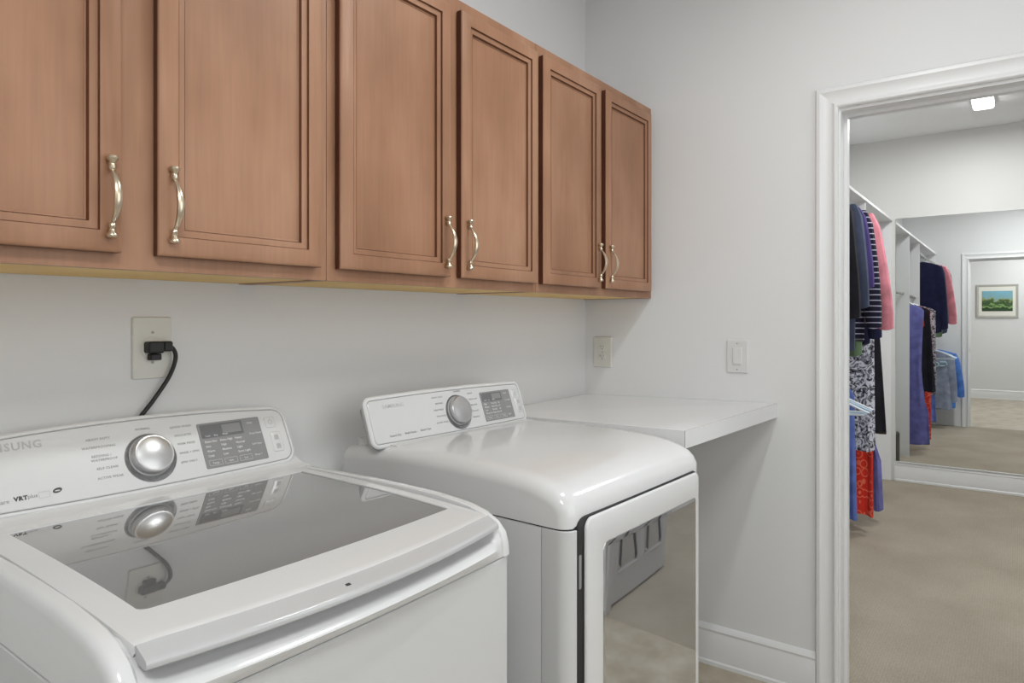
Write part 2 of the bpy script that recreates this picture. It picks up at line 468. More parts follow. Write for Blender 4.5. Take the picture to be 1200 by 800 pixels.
ceiling_light(-1.05, -1.20, 0.52, 0.13, LAMPL, 'white rectangular ceiling light over the laundry room floor')
ceiling_light(-2.7, -1.75, 0.5, 0.5, LAMPH, 'unseen square ceiling light added as fill behind the camera')

# ------------------------------------------------------------------ wall cabinets
def pull(parent, x, z0, z1, yf):
    """bow pull handle with turned feet"""
    m = M(); zc = (z0 + z1) / 2; h = (z1 - z0) / 2 - 0.012
    for s in (-1, 1):
        zf = zc + s * h
        lathe(m, (x, yf, zf), (0, -1, 0), [(0.0, 0), (0.0048, 0), (0.0048, 0.003), (0.0042, 0.012), (0, 0.013)], 12)
        lathe(m, (x, yf - 0.0105, zf), (0, 0, s), [(0.0, -0.013), (0.0034, -0.012), (0.0056, -0.009), (0.0062, -0.006), (0.0048, -0.003), (0.0040, 0.0), (0.0050, 0.003), (0.0084, 0.0065), (0.0092, 0.0095), (0.0078, 0.0125), (0, 0.0145)], 16)
    n = 18; path = []; rad = []
    for i in range(n + 1):
        t = -1 + 2 * i / n
        path.append((x, yf - 0.011 - 0.021 * (1 - t * t), zc + t * (h - 0.008)))
        rad.append(0.0026 + 0.0030 * (1 - t * t) ** 1.2)
    tube(m, path, rad, 12, (1.15, 0.8))
    return part('pull_handle', m, NICK, parent, 'satin nickel bow pull')

CF = -0.305     # face frame plane
def cabinet_door(cab, x0, x1, side):
    z0, z1 = 1.417, 2.119; t = 0.020; fw = 0.036
    ol = rrect(x0, x1, z0, z1, 0)
    m = M()
    # frame with a stepped inner profile, hollow for the panel
    rings = [(0.0, 0.0), (0.0, 0.0145), (0.0015, 0.0175), (0.006, 0.020), (fw - 0.002, 0.020), (fw - 0.001, 0.0150), (fw + 0.003, 0.0145), (fw + 0.0115, 0.0135), (fw + 0.013, 0.0070), (fw + 0.0160, 0.0062), (fw + 0.017, 0.0045)]
    rs = [[Vector((a, CF - 0.003 - d, b)) for a, b in offset(ol, i)] for i, d in rings]
    loft(m, rs[1:], cap0=False, cap1=False)
    d = part('cabinet_door', m, CAB, cab)
    m = M(); plate(m, rrect(x0 + 0.0004, x1 - 0.0004, z0 + 0.0004, z1 - 0.0004, 0), [(0, 0.0), (0, 0.0142)], (0, CF - 0.003, 0)); 
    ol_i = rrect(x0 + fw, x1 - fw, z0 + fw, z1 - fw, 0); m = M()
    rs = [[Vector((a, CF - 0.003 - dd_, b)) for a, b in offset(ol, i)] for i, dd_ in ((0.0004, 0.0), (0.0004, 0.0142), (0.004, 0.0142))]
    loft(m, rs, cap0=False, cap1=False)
    part('door_edge', m, CABD, d, 'door edge with dark stain and gap shade in its colour')
    m = M()
    for a_, b_ in (((fw - 0.0015, 0.0198), (fw - 0.0003, 0.0152)), ((fw + 0.0119, 0.0137), (fw + 0.0136, 0.0070))):
        rs = [[Vector((a, CF - 0.0032 - dd_, b)) for a, b in offset(ol, i)] for i, dd_ in (a_, b_)]
        loft(m, rs, cap0=False, cap1=False)
    part('molding_groove', m, CABG, d, 'shade painted dark into the molding grooves')
    m = M(); box(m, x0 + fw + 0.015, x1 - fw - 0.015, CF - 0.0080, CF - 0.004, z0 + fw + 0.015, z1 - fw - 0.015)
    part('door_panel', m, CAB, d, smooth=False)
    hx = x1 - 0.020 if side == 'R' else x0 + 0.022
    pull(d, hx, 1.440, 1.569, CF - 0.0215)

def cabinet(x0, x1, d1, d2, label):
    t = thing('wall_cabinet', ((x0 + x1) / 2, -0.16, 1.392), label, 'cabinet', 'stained wood wall cabinets')
    m = M(); g = 0.0008
    box(m, x0 + g, x0 + 0.018, CF + 0.019, -0.001, 1.392, 2.153); box(m, x1 - 0.018, x1 - g, CF + 0.019, -0.001, 1.392, 2.153)
    box(m, x0 + 0.018, x1 - 0.018, CF + 0.019, -0.001, 2.135, 2.153)
    box(m, x0 + 0.018, x1 - 0.018, -0.008, -0.001, 1.41, 2.135)
    part('carcass', m, CAB, t, smooth=False)
    m = M(); box(m, x0 + 0.018, x1 - 0.018, CF + 0.019, -0.001, 1.3935, 1.409)
    part('bottom_panel', m, RAW, t, 'unstained pale wood underside', smooth=False)
    m = M()
    box(m, x0 + g, x0 + 0.040, CF, CF + 0.019, 1.392, 2.153); box(m, x1 - 0.040, x1 - g, CF, CF + 0.019, 1.392, 2.153)
    box(m, x0 + 0.040, x1 - 0.040, CF, CF + 0.019, 1.392, 1.430); box(m, x0 + 0.040, x1 - 0.040, CF, CF + 0.019, 2.110, 2.153)
    xm = (d1[1] + d2[0]) / 2; box(m, xm - 0.038, xm + 0.038, CF, CF + 0.019, 1.430, 2.110)
    part('face_frame', m, CAB, t, smooth=False)
    cabinet_door(t, d1[0], d1[1], 'R'); cabinet_door(t, d2[0], d2[1], 'L')
cabinet(-2.392, -1.604, (-2.368, -2.027), (-1.969, -1.631), 'brown wall cabinet nearest the camera, above the washing machine')
cabinet(-1.604, -0.817, (-1.583, -1.228), (-1.185, -0.832), 'middle brown wall cabinet, above the dryer')
cabinet(-0.817, -0.001, (-0.803, -0.447), (-0.408, -0.040), 'brown wall cabinet farthest back in the corner, touching the right wall')

# ------------------------------------------------------------------ countertop
ct = thing('countertop', (-0.36, -0.39, 0.94), 'white laminate folding counter in the corner beside the dryer', 'counter')
BL, BR, FR, FL = (-0.696, -0.001, 0.984), (-0.001, -0.001, 0.988), (-0.001, -0.796, 1.006), (-0.696, -0.737, 0.993)
def slab(m, c, th, up=0.0):
    v = [(p[0], p[1], p[2] + up) for p in c] + [(p[0], p[1], p[2] - th) for p in c]
    return m.add(v, [(0, 1, 2, 3), (7, 6, 5, 4), (0, 4, 5, 1), (1, 5, 6, 2), (2, 6, 7, 3), (3, 7, 4, 0)])
def lerp(a, b, t): return tuple(a[i] + (b[i] - a[i]) * t for i in range(3))
m = M(); slab(m, (BL, BR, lerp(FR, BR, 0.004), lerp(FL, BL, 0.004)), 0.048); part('slab', m, LAMI, ct, smooth=False)
m = M(); slab(m, (lerp(FL, BL, 0.0035), lerp(FR, BR, 0.0035), lerp(FR, BR, 0.0018), lerp(FL, BL, 0.0018)), 0.049, 0.0003); part('edge_seam', m, SEAM, ct, 'thin brown laminate seam line', smooth=False)
m = M(); slab(m, (lerp(FL, BL, 0.0018), lerp(FR, BR, 0.0018), FR, FL), 0.050); part('front_edge', m, LAMI, ct, smooth=False)
m = M(); box(m, -0.690, -0.02, -0.020, -0.001, 0.90, 0.934); box(m, -0.020, -0.001, -0.60, -0.001, 0.90, 0.936); part('wall_cleat', m, TRIM, ct, smooth=False)

# ------------------------------------------------------------------ outlets, switch, cord
def wall_plate(t, O, U, N, w_, h_, matl):
    m = M(); plate(m, rrect(-w_ / 2, w_ / 2, -h_ / 2, h_ / 2, 0.004), [(0, 0), (0, 0.0040), (0.0010, 0.0056), (0.0020, 0.0064)], O, U, (0, 0, 1), N)
    return part('cover_plate', m, matl, t)
o1 = thing('dryer_outlet', (-1.8255, 0, 1.182), 'cream single outlet plate on the back wall with the black plug in it', 'outlet')
wall_plate(o1, (-1.8255, 0, 1.248), (1, 0, 0), (0, -1, 0), 0.082, 0.132, PLATE)
m = M(); lathe(m, (-1.8255, -0.006, 1.248), (0, -1, 0), [(0.0, 0), (0.024, 0), (0.024, 0.002), (0.022, 0.003), (0, 0.003)], 28); part('receptacle', m, PLATE, o1)
for z in (1.281, 1.217):
    m = M(); lathe(m, (-1.8255, -0.006, z), (0, -1, 0), [(0, 0), (0.0032, 0), (0.003, 0.0012), (0, 0.0016)], 10); part('screw', m, SCREW, o1)
pc = thing('power_cord', (-1.82, -0.02, 1.10), 'black power cord plugged into the outlet behind the washing machine', 'cord')
m = M(); plate(m, rrect(-1.845, -1.811, 1.237, 1.262, 0.005), [(0, 0.0092), (0, 0.028), (0.003, 0.032)], (0, 0, 0)); 
plate(m, rrect(-1.812, -1.792, 1.240, 1.262, 0.005), [(0, 0.012), (0, 0.026), (0.003, 0.029)], (0, 0, 0))
plate(m, rrect(-1.838, -1.814, 1.222, 1.236, 0.003), [(0, 0.0092), (0, 0.022), (0.002, 0.026)], (0, 0, 0))
part('plug', m, BLACK, pc)
def bez(P, n=10):
    out = []
    for i in range(len(P) - 1):
        p0 = Vector(P[max(i - 1, 0)]); p1 = Vector(P[i]); p2 = Vector(P[i + 1]); p3 = Vector(P[min(i + 2, len(P) - 1)])
        for k in range(n):
            t = k / n
            out.append(0.5 * ((2 * p1) + (-p0 + p2) * t + (2 * p0 - 5 * p1 + 4 * p2 - p3) * t * t + (-p0 + 3 * p1 - 3 * p2 + p3) * t ** 3))
    out.append(Vector(P[-1])); return out
m = M(); tube(m, bez([(-1.806, -0.020, 1.251), (-1.790, -0.020, 1.247), (-1.783, -0.020, 1.225), (-1.796, -0.018, 1.185), (-1.830, -0.016, 1.135), (-1.862, -0.013, 1.09), (-1.88, -0.012, 1.02)]), 0.0045, 10); part('cable', m, BLACK, pc)

o2 = thing('wall_outlet', (0, -0.086, 1.105), 'cream duplex outlet on the right wall just above the white counter', 'outlet')
wall_plate(o2, (0, -0.086, 1.1705), (0, -1, 0), (-1, 0, 0), 0.084, 0.128, PLATE)
for s in (-1, 1):
    m = M(); plate(m, rrect(-0.017, 0.017, -0.014, 0.014, 0.008), [(0, 0.006), (0, 0.0085), (0.001, 0.009)], (0, -0.086, 1.1705 + s * 0.0195), (0, -1, 0), (0, 0, 1), (-1, 0, 0)); r = part('receptacle', m, PLATE, o2)
    m = M()
    for q in (-0.006, 0.006): box(m, -0.0095, -0.0088, -0.086 + q - 0.001, -0.086 + q + 0.001, 1.1705 + s * 0.0195, 1.1705 + s * 0.0195 + 0.008)
    lathe(m, (-0.0089, -0.086, 1.1705 + s * 0.0195 - 0.006), (-1, 0, 0), [(0, 0), (0.0024, 0), (0.0024, 0.0006), (0, 0.0006)], 8)
    part('slots', m, INKD, r)
m = M(); lathe(m, (-0.006, -0.086, 1.1705), (-1, 0, 0), [(0, 0), (0.003, 0), (0.003, 0.001), (0, 0.0015)], 10); part('screw', m, SCREW, o2)

sw = thing('light_switch', (0, -0.6535, 1.11), 'white rocker light switch on the right wall beside the doorway', 'switch')
wall_plate(sw, (0, -0.6535, 1.1705), (0, -1, 0), (-1, 0, 0), 0.078, 0.121, PLATEW)
m = M(); plate(m, rrect(-0.017, 0.017, -0.034, 0.034, 0.002), [(-0.0012, 0.006), (-0.0012, 0.0066), (0, 0.0076), (0.0008, 0.0080)], (0, -0.6535, 1.1705), (0, -1, 0), (0, 0, 1), (-1, 0, 0)); part('switch_frame', m, PLATEW, sw)
m = M(); m.add([(-0.007, -0.6395, 1.142), (-0.007, -0.6675, 1.142), (-0.007, -0.6675, 1.199), (-0.007, -0.6395, 1.199), (-0.0108, -0.6395, 1.144), (-0.0108, -0.6675, 1.144), (-0.0085, -0.6675, 1.198), (-0.0085, -0.6395, 1.198)],
               [(0, 1, 2, 3), (7, 6, 5, 4), (0, 4, 5, 1), (1, 5, 6, 2), (2, 6, 7, 3), (3, 7, 4, 0)]); part('rocker', m, PLATEW, sw, smooth=False)
for z in (1.1705 + 0.048, 1.1705 - 0.048):
    m = M(); lathe(m, (-0.0062, -0.6535, z), (-1, 0, 0), [(0, 0), (0.0026, 0), (0.0024, 0.001), (0, 0.0013)], 10); part('screw', m, SCREW, sw)

# ------------------------------------------------------------------ appliance helpers (local frame: x right, y back, z up; origin front centre on the floor)
def xloft(m, stations, ringfun):
    loft(m, [[(x, y, z) for y, z in ringfun(x, off)] for x, off in stations])
    return m
def edge_off(prof, off):
    """move profile points inward (down / back) by off along the path normal; path runs back -> top -> front -> down"""
    out = []; n = len(prof)
    for i, (y, z) in enumerate(prof):
        a = prof[max(i - 1, 0)]; b = prof[min(i + 1, n - 1)]
        ty, tz = b[0] - a[0], b[1] - a[1]; L = math.hypot(ty, tz) or 1
        ny, nz = -tz / L, ty / L       # inward: travelling to -y, inward normal is -z
        out.append((y + ny * off, z + nz * off))
    out[0] = (prof[0][0], out[0][1]); out[-1] = (out[-1][0], prof[-1][1])
    return out

def console(root, xc, hw, A, B, face_h, botc, topc, rad, inset, kx, ks, dx0, dx1, ds0, ds1, body_d, labels, logo, bottom_text, pre):
    """control console: A and B are (y, z) of the bottom and top of the sloping face"""
    dy, dz = B[0] - A[0], B[1] - A[1]; L = math.hypot(dy, dz); dy /= L; dz /= L
    O = Vector((0, A[0], A[1])); U = Vector((1, 0, 0)); V = Vector((0, dy, dz)); N = Vector((0, -dz, dy))
    def outline(h, b0, r, ins):
        # rounded, slightly bulging outline
        raw = rrect(xc - hw + ins, xc + hw - ins, b0 + ins, h - ins, r, 8)
        dense = []
        n = len(raw)
        for i in range(n):
            p, q = raw[i], raw[(i + 1) % n]
            k = 14 if abs(p[0] - q[0]) > 0.2 else 1
            for j in range(k): dense.append((p[0] + (q[0] - p[0]) * j / k, p[1] + (q[1] - p[1]) * j / k))
        out = []
        mid = (h + b0) / 2
        for x, s in dense:
            d = ((x - xc) / hw) ** 2
            out.append((x, s - topc * d if s > mid else s + botc * d))
        return out
    ol = outline(face_h, -0.014, rad, 0)
    m = M()
    plate(m, ol, [(0.030, -body_d), (0.024, -body_d + 0.004), (0.003, -0.009), (0.0015, -0.004), (0.005, -0.0005), (0.0075, 0), (inset - 0.001, 0), (inset, -0.0015), (inset, -0.0045)], O, U, V, N)
    cs = part('console', m, ENAM, root)
    ol2 = outline(face_h, -0.014, rad, 0)
    m = M()
    plate(m, ol2, [(inset + 0.0016, -0.0040), (inset + 0.0016, -0.0016), (inset + 0.0032, -0.0004)], O, U, V, N)
    part('control_panel', m, SILV, cs, 'pearl silver control panel')
    m = M(); plate(m, ol2, [(inset - 0.0002, -0.0040), (inset - 0.0002, -0.0030), (inset + 0.002, -0.0030)], O, U, V, N); part('panel_groove', m, INKG, cs)
    def P(x, s, d=0.0): return O + U * x + V * s + N * d
    # dial
    m = M(); lathe(m, P(kx, ks - 0.004, -0.0004), N, [(0.0510, 0), (0.0510, 0.0006), (0.0498, 0.0006), (0.0498, 0.0)], 48)
    part('dial_ring', m, INKG, cs)
    m = M(); lathe(m, P(kx, ks, 0), N, [(0, 0), (0.0425, 0.0), (0.0425, 0.0010), (0.0415, 0.0016), (0, 0.0016)], 40); part('dial_base', m, INKL, cs)
    m = M(); lathe(m, P(kx, ks, 0), N, [(0, 0.003), (0.0375, 0.003), (0.0402, 0.006), (0.0402, 0.0120), (0.0395, 0.0165), (0.0372, 0.0190), (0.0350, 0.0190), (0.0330, 0.0196), (0.024, 0.0220), (0.012, 0.0238), (0, 0.0242)], 48); part('dial', m, CHROME, cs, 'chrome selector dial')
    for k in range(11):
        a = math.radians(-60 + 30 * k) if k < 11 else 0
        m = M(); c, s_ = math.cos(a), math.sin(a)
        p0 = (kx + c * 0.0425, ks - 0.004 + s_ * 0.0425); p1 = (kx + c * 0.0470, ks - 0.004 + s_ * 0.0470); q = (-s_ * 0.0004, c * 0.0004)
        pts = [P(p0[0] - q[0], p0[1] - q[1]), P(p1[0] - q[0], p1[1] - q[1]), P(p1[0] + q[0], p1[1] + q[1]), P(p0[0] + q[0], p0[1] + q[1])]
        m.add([p + N * -0.0003 for p in pts] + [p + N * 0.0002 for p in pts], [(0, 1, 2, 3), (7, 6, 5, 4), (0, 4, 5, 1), (1, 5, 6, 2), (2, 6, 7, 3), (3, 7, 4, 0)])
        part('dial_tick', m, INKG, cs, smooth=False)
    # display
    m = M(); plate(m, rrect(dx0, dx1, ds0, ds1, 0.003), [(0, -0.001), (0, 0.0006), (0.0006, 0.0010)], O, U, V, N); part('display', m, DISP, cs, 'dark grey touch display')
    wx0 = dx0 + 0.005; wx1 = dx0 + (dx1 - dx0) * 0.70; ws0 = ds1 - (ds1 - ds0) * 0.34
    m = M(); plate(m, rrect(wx0, wx1, ws0, ds1 - 0.004, 0.001), [(0, 0.0009), (0, 0.0012)], O, U, V, N); part('display_window', m, DISPD, cs)
    m = M(); plate(m, rrect(wx0 + (wx1 - wx0) * 0.5, wx1 - 0.005, ws0 + 0.006, ds1 - 0.008, 0.001), [(0, 0.0011), (0, 0.0013)], O, U, V, N); part('digit_window', m, DISP, cs)
    W_ = dx1 - dx0; Hh = ds1 - ds0
    cols = labels['cols']
    for ci, col in enumerate(cols):
        for ri, s in enumerate(col):
            sx = dx0 + W_ * (0.06 + 0.235 * ci); sy = ds1 - Hh * (0.44 + 0.105 * ri)
            text('display_text', s, 0.0068, P(sx, sy, 0.0011), U, V, cs, INKW, bold=0.0001)
    for ci, s in enumerate(labels['btn']):
        bx = dx0 + W_ * (0.05 + 0.24 * ci)
        m = M(); ol3 = rrect(bx, bx + W_ * 0.20, ds0 + 0.005, ds0 + 0.005 + Hh * 0.12, 0.0015, 3)
        a = [P(x, y, 0.0011) for x, y in ol3]; b = [P(x, y, 0.0011) for x, y in offset(ol3, 0.0005)]
        n = len(a); m.add(a + b, [(i, (i + 1) % n, n + (i + 1) % n, n + i) for i in range(n)])
        part('touch_key', m, INKW, cs, smooth=False)
        text('display_text', s, 0.0065, P(bx + W_ * 0.10, ds0 + 0.0085, 0.0011), U, V, cs, INKW, 'CENTER')
    for ri, s in enumerate(labels['right']):
        text('display_text', s, 0.0062, P(dx0 + W_ * 0.78, ds1 - Hh * (0.14 + 0.25 * ri), 0.0011), U, V, cs, INKW)
    for ri, s in enumerate(('Lock', 'Dry', 'Wash')[:3]):
        text('display_text', s, 0.0055, P(dx0 + W_ * (0.09 + 0.13 * ri), ws0 + 0.003, 0.0014), U, V, cs, INKW)
    # push buttons at the right end
    for (a, b, c, d, nm) in ((dx1 + 0.014, dx1 + 0.040, ds1 - 0.030, ds1 - 0.004, 'power_button'), (dx1 + 0.019, dx1 + 0.046, ds0 + 0.012, ds0 + 0.060, 'start_button')):
        a *= 1; m = M(); ol4 = rrect(a, b, c, d, 0.004)
        plate(m, ol4, [(-0.0012, -0.0003), (-0.0006, 0.0003), (0.0, -0.0002), (0.0010, 0.0010), (0.003, 0.0016)], O, U, V, N)
        bt = part(nm, m, SILV, cs)
        if nm == 'power_button':
            m = M(); cc = ((a + b) / 2, (c + d) / 2)
            pp = [(cc[0] + 0.005 * math.cos(math.radians(t)), cc[1] + 0.005 * math.sin(math.radians(t))) for t in range(120, 421, 20)]
            tube(m, [P(x, y, 0.0016) for x, y in pp], 0.0005, 6); tube(m, [P(cc[0], cc[1] + 0.002, 0.0016), P(cc[0], cc[1] + 0.007, 0.0016)], 0.0005, 6)
            part('power_symbol', m, INKG, cs)
        else:
            for q in range(2):
                m = M(); qx = (a + b) / 2; qy = c + 0.012 + 0.022 * q
                plate(m, rrect(qx - 0.006, qx + 0.006, qy - 0.0065, qy + 0.0065, 0.001), [(0, 0.0014), (0.0005, 0.0019)], O, U, V, N); part('button_symbol', m, INKL, cs)
    # cycle names round the dial
    for s, x, y, al in labels['cycles']:
        text('cycle_name', s, 0.0066, P(x, y, -0.0002), U, V, cs, INKG, al, 0.0001)
    for (s, x, y, sz, mt, bd) in logo + bottom_text:
        text('brand_lettering' if (s, x, y, sz, mt, bd) in logo else 'feature_lettering', s, sz, P(x, y, -0.0002), U, V, cs, mt, 'LEFT', bd)
    return cs, P, U, V, N

# ------------------------------------------------------------------ washing machine
WX, WY = -1.873, -0.745
wm = thing('washing_machine', (WX, WY, 0), 'white top-loading washing machine with dark glass lid, nearest the camera', 'washing machine', local=True)
HW = 0.343
def bow(x, b): return b * max(0.0, 1 - (x / 0.33) ** 2)
# lower body: plan outline with rounded, bowed front
def plan_outline(hw, yb, bowb, r, y0=0.003):
    pts = []
    for k in range(7):
        a = math.radians(180 + 90 * k / 6); pts.append((-hw + r + r * math.cos(a), y0 + r + r * math.sin(a)))
    for k in range(1, 16):
        x = -hw + r + (2 * hw - 2 * r) * k / 16; pts.append((x, y0 - bow(x, bowb)))
    for k in range(7):
        a = math.radians(270 + 90 * k / 6); pts.append((hw - r + r * math.cos(a), y0 + r + r * math.sin(a)))
    pts += [(hw, yb), (-hw, yb)]
    return pts
m = M(); plate(m, plan_outline(HW, 0.655, 0.008, 0.016), [(0.004, 0.022), (0, 0.028), (0, 0.8735), (0.002, 0.876)], (0, 0, 0), (1, 0, 0), (0, 1, 0), (0, 0, 1))
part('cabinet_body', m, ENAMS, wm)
for sx in (-1, 1):
    for fy in (0.06, 0.60):
        m = M(); lathe(m, (sx * 0.29, fy, 0), (0, 0, 1), [(0, 0), (0.022, 0), (0.022, 0.012), (0.010, 0.014), (0.010, 0.024), (0, 0.024)], 14); part('foot', m, BLACK, wm)
# top cover: side ridges + recessed middle
WP = [(0.645, 0.962), (0.60, 0.966), (0.565, 0.968), (0.48, 0.969), (0.37, 0.971), (0.264, 0.970), (0.169, 0.968), (0.113, 0.963), (0.081, 0.959), (0.050, 0.951), (0.023, 0.937), (0.007, 0.920), (0.001, 0.901), (-0.001, 0.879)]
def wring(x, off):
    return edge_off(WP, off) + [(0.645, 0.879)]
m = M()
for s in (-1, 1):
    st = [(s * 0.3170, 0.006), (s * 0.3175, 0.002), (s * 0.320, 0.0), (s * 0.331, 0.0), (s * 0.3360, 0.0015), (s * 0.3395, 0.0045), (s * 0.3418, 0.009), (s * 0.343, 0.016)]
    xloft(m, st, wring)
def sstep(t): t = max(0.0, min(1.0, t)); return t * t * (3 - 2 * t)
def mring(x, off):
    b = bow(x, 0.026); b2 = bow(x, 0.008); g = 1 - sstep((abs(x) - 0.285) / 0.032)
    rec = [(0.06, 0.945), (0.054, 0.936), (0.048 - b, 0.924), (0.038 - b, 0.9145), (0.022 - b, 0.9095), (0.007 - b, 0.9055), (-0.0005 - b, 0.8985), (-0.001 - b * 0.7 - b2 * 0.2, 0.889), (0.0015 - b2, 0.879)]
    rid = [(0.06, 0.950), (0.045, 0.946), (0.030, 0.9385), (0.018, 0.930), (0.011, 0.921), (0.006, 0.911), (0.0045, 0.902), (0.0030, 0.890), (0.0015, 0.879)]
    mid = [(r[0] * g + q[0] * (1 - g), r[1] * g + q[1] * (1 - g)) for r, q in zip(rec, rid)]
    return [(0.645, 0.962), (0.60, 0.966), (0.590, 0.9665), (0.588, 0.945)] + mid + [(0.645, 0.879)]
xloft(m, [(-0.3172 + 0.6344 * k / 60, 0) for k in range(61)], mring)
part('top_cover', m, ENAM, wm)
# lid: convex sheet that falls towards the front, with an opening for the glass
GX0, GX1, GYB = -0.274, 0.280, 0.540
def gyf(x): return 0.104 - bow(x, 0.013)
def y1f(x): return 0.034 - bow(x, 0.027)
def zglass(y):
    u = max(0.0, (0.54 - y) / 0.44)
    return 0.9672 - 0.0018 * u - 0.0092 * u ** 3
def zlid(x, y):
    yy = max(y, 0.104)
    z = zglass(yy) + 0.0018
    if y < 0.104: z -= (0.104 - y) * 0.062 + 0.25 * max(0, 0.104 - y) ** 2
    e = sstep((abs(x) - 0.292) / 0.022)
    return z - 0.0022 * e
LX = 0.3130
xs = [-LX, -LX + 0.0015] + [-0.306, -0.292] + [GX0] + [GX0 + (GX1 - GX0) * k / 24 for k in range(1, 24)] + [GX1, 0.294, 0.306, LX - 0.0015, LX]
def lys(x):
    yb = 0.585; a = gyf(x); b = y1f(x)
    return [yb, yb - 0.0015, 0.56, GYB] + [GYB + (a - GYB) * k / 16 for k in range(1, 16)] + [a] + [a + (b - a) * k / 6 for k in range(1, 6)] + [b + 0.0012, b]
m = M(); grid = []
for i, x in enumerate(xs):
    ys = lys(x); col_ = []
    for j, y in enumerate(ys):
        z = zlid(x, y)
        if i in (0, len(xs) - 1): z -= 0.003
        if j == 0: z -= 0.002
        if j == len(ys) - 1: z -= 0.0006
        col_.append((x, y, z))
    grid.append(col_)
nx, ny = len(grid), len(grid[0]); gi0 = xs.index(GX0); gi1 = xs.index(GX1)
vs = [p for c in grid for p in c] + [(p[0], p[1], p[2] - 0.0085) for c in grid for p in c]; fs = []
T = nx * ny
def hole(i, j): return gi0 <= i < gi1 and 3 <= j < 19
for i in range(nx - 1):
    for j in range(ny - 1):
        a, b, c, d = i * ny + j, (i + 1) * ny + j, (i + 1) * ny + j + 1, i * ny + j + 1
        if not hole(i, j):
            fs.append((a, b, c, d)); fs.append((T + d, T + c, T + b, T + a))
        else:
            for (ii, jj, e) in ((i - 1, j, (a, d)), (i + 1, j, (b, c)), (i, j - 1, (a, b)), (i, j + 1, (d, c))):
                if not hole(ii, jj): fs.append((e[0], e[1], T + e[1], T + e[0]))
for i in range(nx - 1):
    for j in (0, ny - 1): a, b = i * ny + j, (i + 1) * ny + j; fs.append((a, b, T + b, T + a))
for j in range(ny - 1):
    for i in (0, nx - 1): a, b = i * ny + j, i * ny + j + 1; fs.append((a, b, T + b, T + a))
m.add(vs, fs)
lid = part('lid', m, ENAM, wm)
# glass pane, same curvature
m = M(); gx = [GX0 - 0.0006 + (GX1 - GX0 + 0.0012) * k / 32 for k in range(33)]; vs = []; fs = []
for x in gx:
    for k in range(33):
        y = GYB + 0.0006 + (gyf(x) - 0.0006 - GYB) * k / 32; vs.append((x, y, zglass(y)))
T = len(vs); vs += [(p[0], p[1], p[2] - 0.005) for p in vs]
for i in range(32):
    for j in range(32):
        a = i * 33 + j; q = (a, a + 33, a + 34, a + 1); fs.append(q); fs.append(tuple(T + t for t in q[::-1]))
for k in range(32):
    for a, b in ((k, k + 1), (32 * 33 + k, 32 * 33 + k + 1), (k * 33, k * 33 + 33), (k * 33 + 32, k * 33 + 65)): fs.append((a, b, T + b, T + a))
m.add(vs, fs)
part('lid_glass', m, LIDG, lid, 'smoked glass pane')
r = 0.016; cx, cy, cz = GX0, gyf(GX0), zlid(GX0, gyf(GX0))
m = M(); arc = [(cx + r - r * math.cos(math.radians(t)), cy + r - 0.0008 - r * math.sin(math.radians(t))) for t in range(0, 91, 15)]
ring = [(cx - 0.001, cy - 0.002)] + arc[::-1]
plate(m, ring, [(0, cz - 0.006), (0, cz - 0.0002)], (0, 0, 0), (1, 0, 0), (0, 1, 0), (0, 0, 1)); part('glass_corner', m, ENAM, lid, smooth=False)
# front handle bar
def hring(x, off):
    y1 = y1f(x) - 0.0008; z1 = zlid(x * 0.92, y1) - 0.0012; b2 = bow(x, 0.036); y2 = 0.010 - b2; z2 = 0.9365
    def L(t, d): return (y1 + (y2 - y1) * t - d * 0.6, z1 + (z2 - z1) * t + d * 0.8)
    return [(y1, z1), L(0.05, 0.0), L(0.30, 0.0006), L(0.55, 0.0014), L(0.78, 0.0022), L(0.90, 0.0022), L(0.97, 0.0012), (y2 - 0.0008, z2 - 0.0012), (y2 - 0.0006, z2 - 0.0050), (y2 + 0.0015, z2 - 0.0070), (y2 + 0.008, z2 - 0.0070), (y1 + 0.010, z2 - 0.002), (y1 + 0.016, z1 - 0.011), (y1 + 0.004, z1 - 0.0085)]
m = M(); xloft(m, [(-0.3105, 0)] + [(-0.309 + 0.618 * k / 40, 0) for k in range(41)] + [(0.3105, 0)], hring)
hb = part('lid_handle', m, HANDL, lid)
text('handle_lettering', 'AEGIS', 0.006, (-0.020, -0.0168, 0.9475), (1, 0.01, 0), (0, 0.55, 0.83), lid, INKG) if False else None
m = M(); hr = hring(-0.046, 0); (ya, za), (yb, zb) = hr[2], hr[3]; ny_, nz_ = -(za - zb), (ya - yb); q_ = math.hypot(ny_, nz_); ny_ *= 0.0004 / q_; nz_ *= 0.0004 / q_
def hp(t): return (ya + (yb - ya) * t + ny_, za + (zb - za) * t + nz_)
m.add([(-0.050, *hp(0.9)), (-0.042, *hp(0.9)), (-0.042, *hp(0.3)), (-0.050, *hp(0.3))], [(0, 1, 2, 3)])
part('handle_mark', m, INKD, lid, 'small dark printed mark', smooth=False)

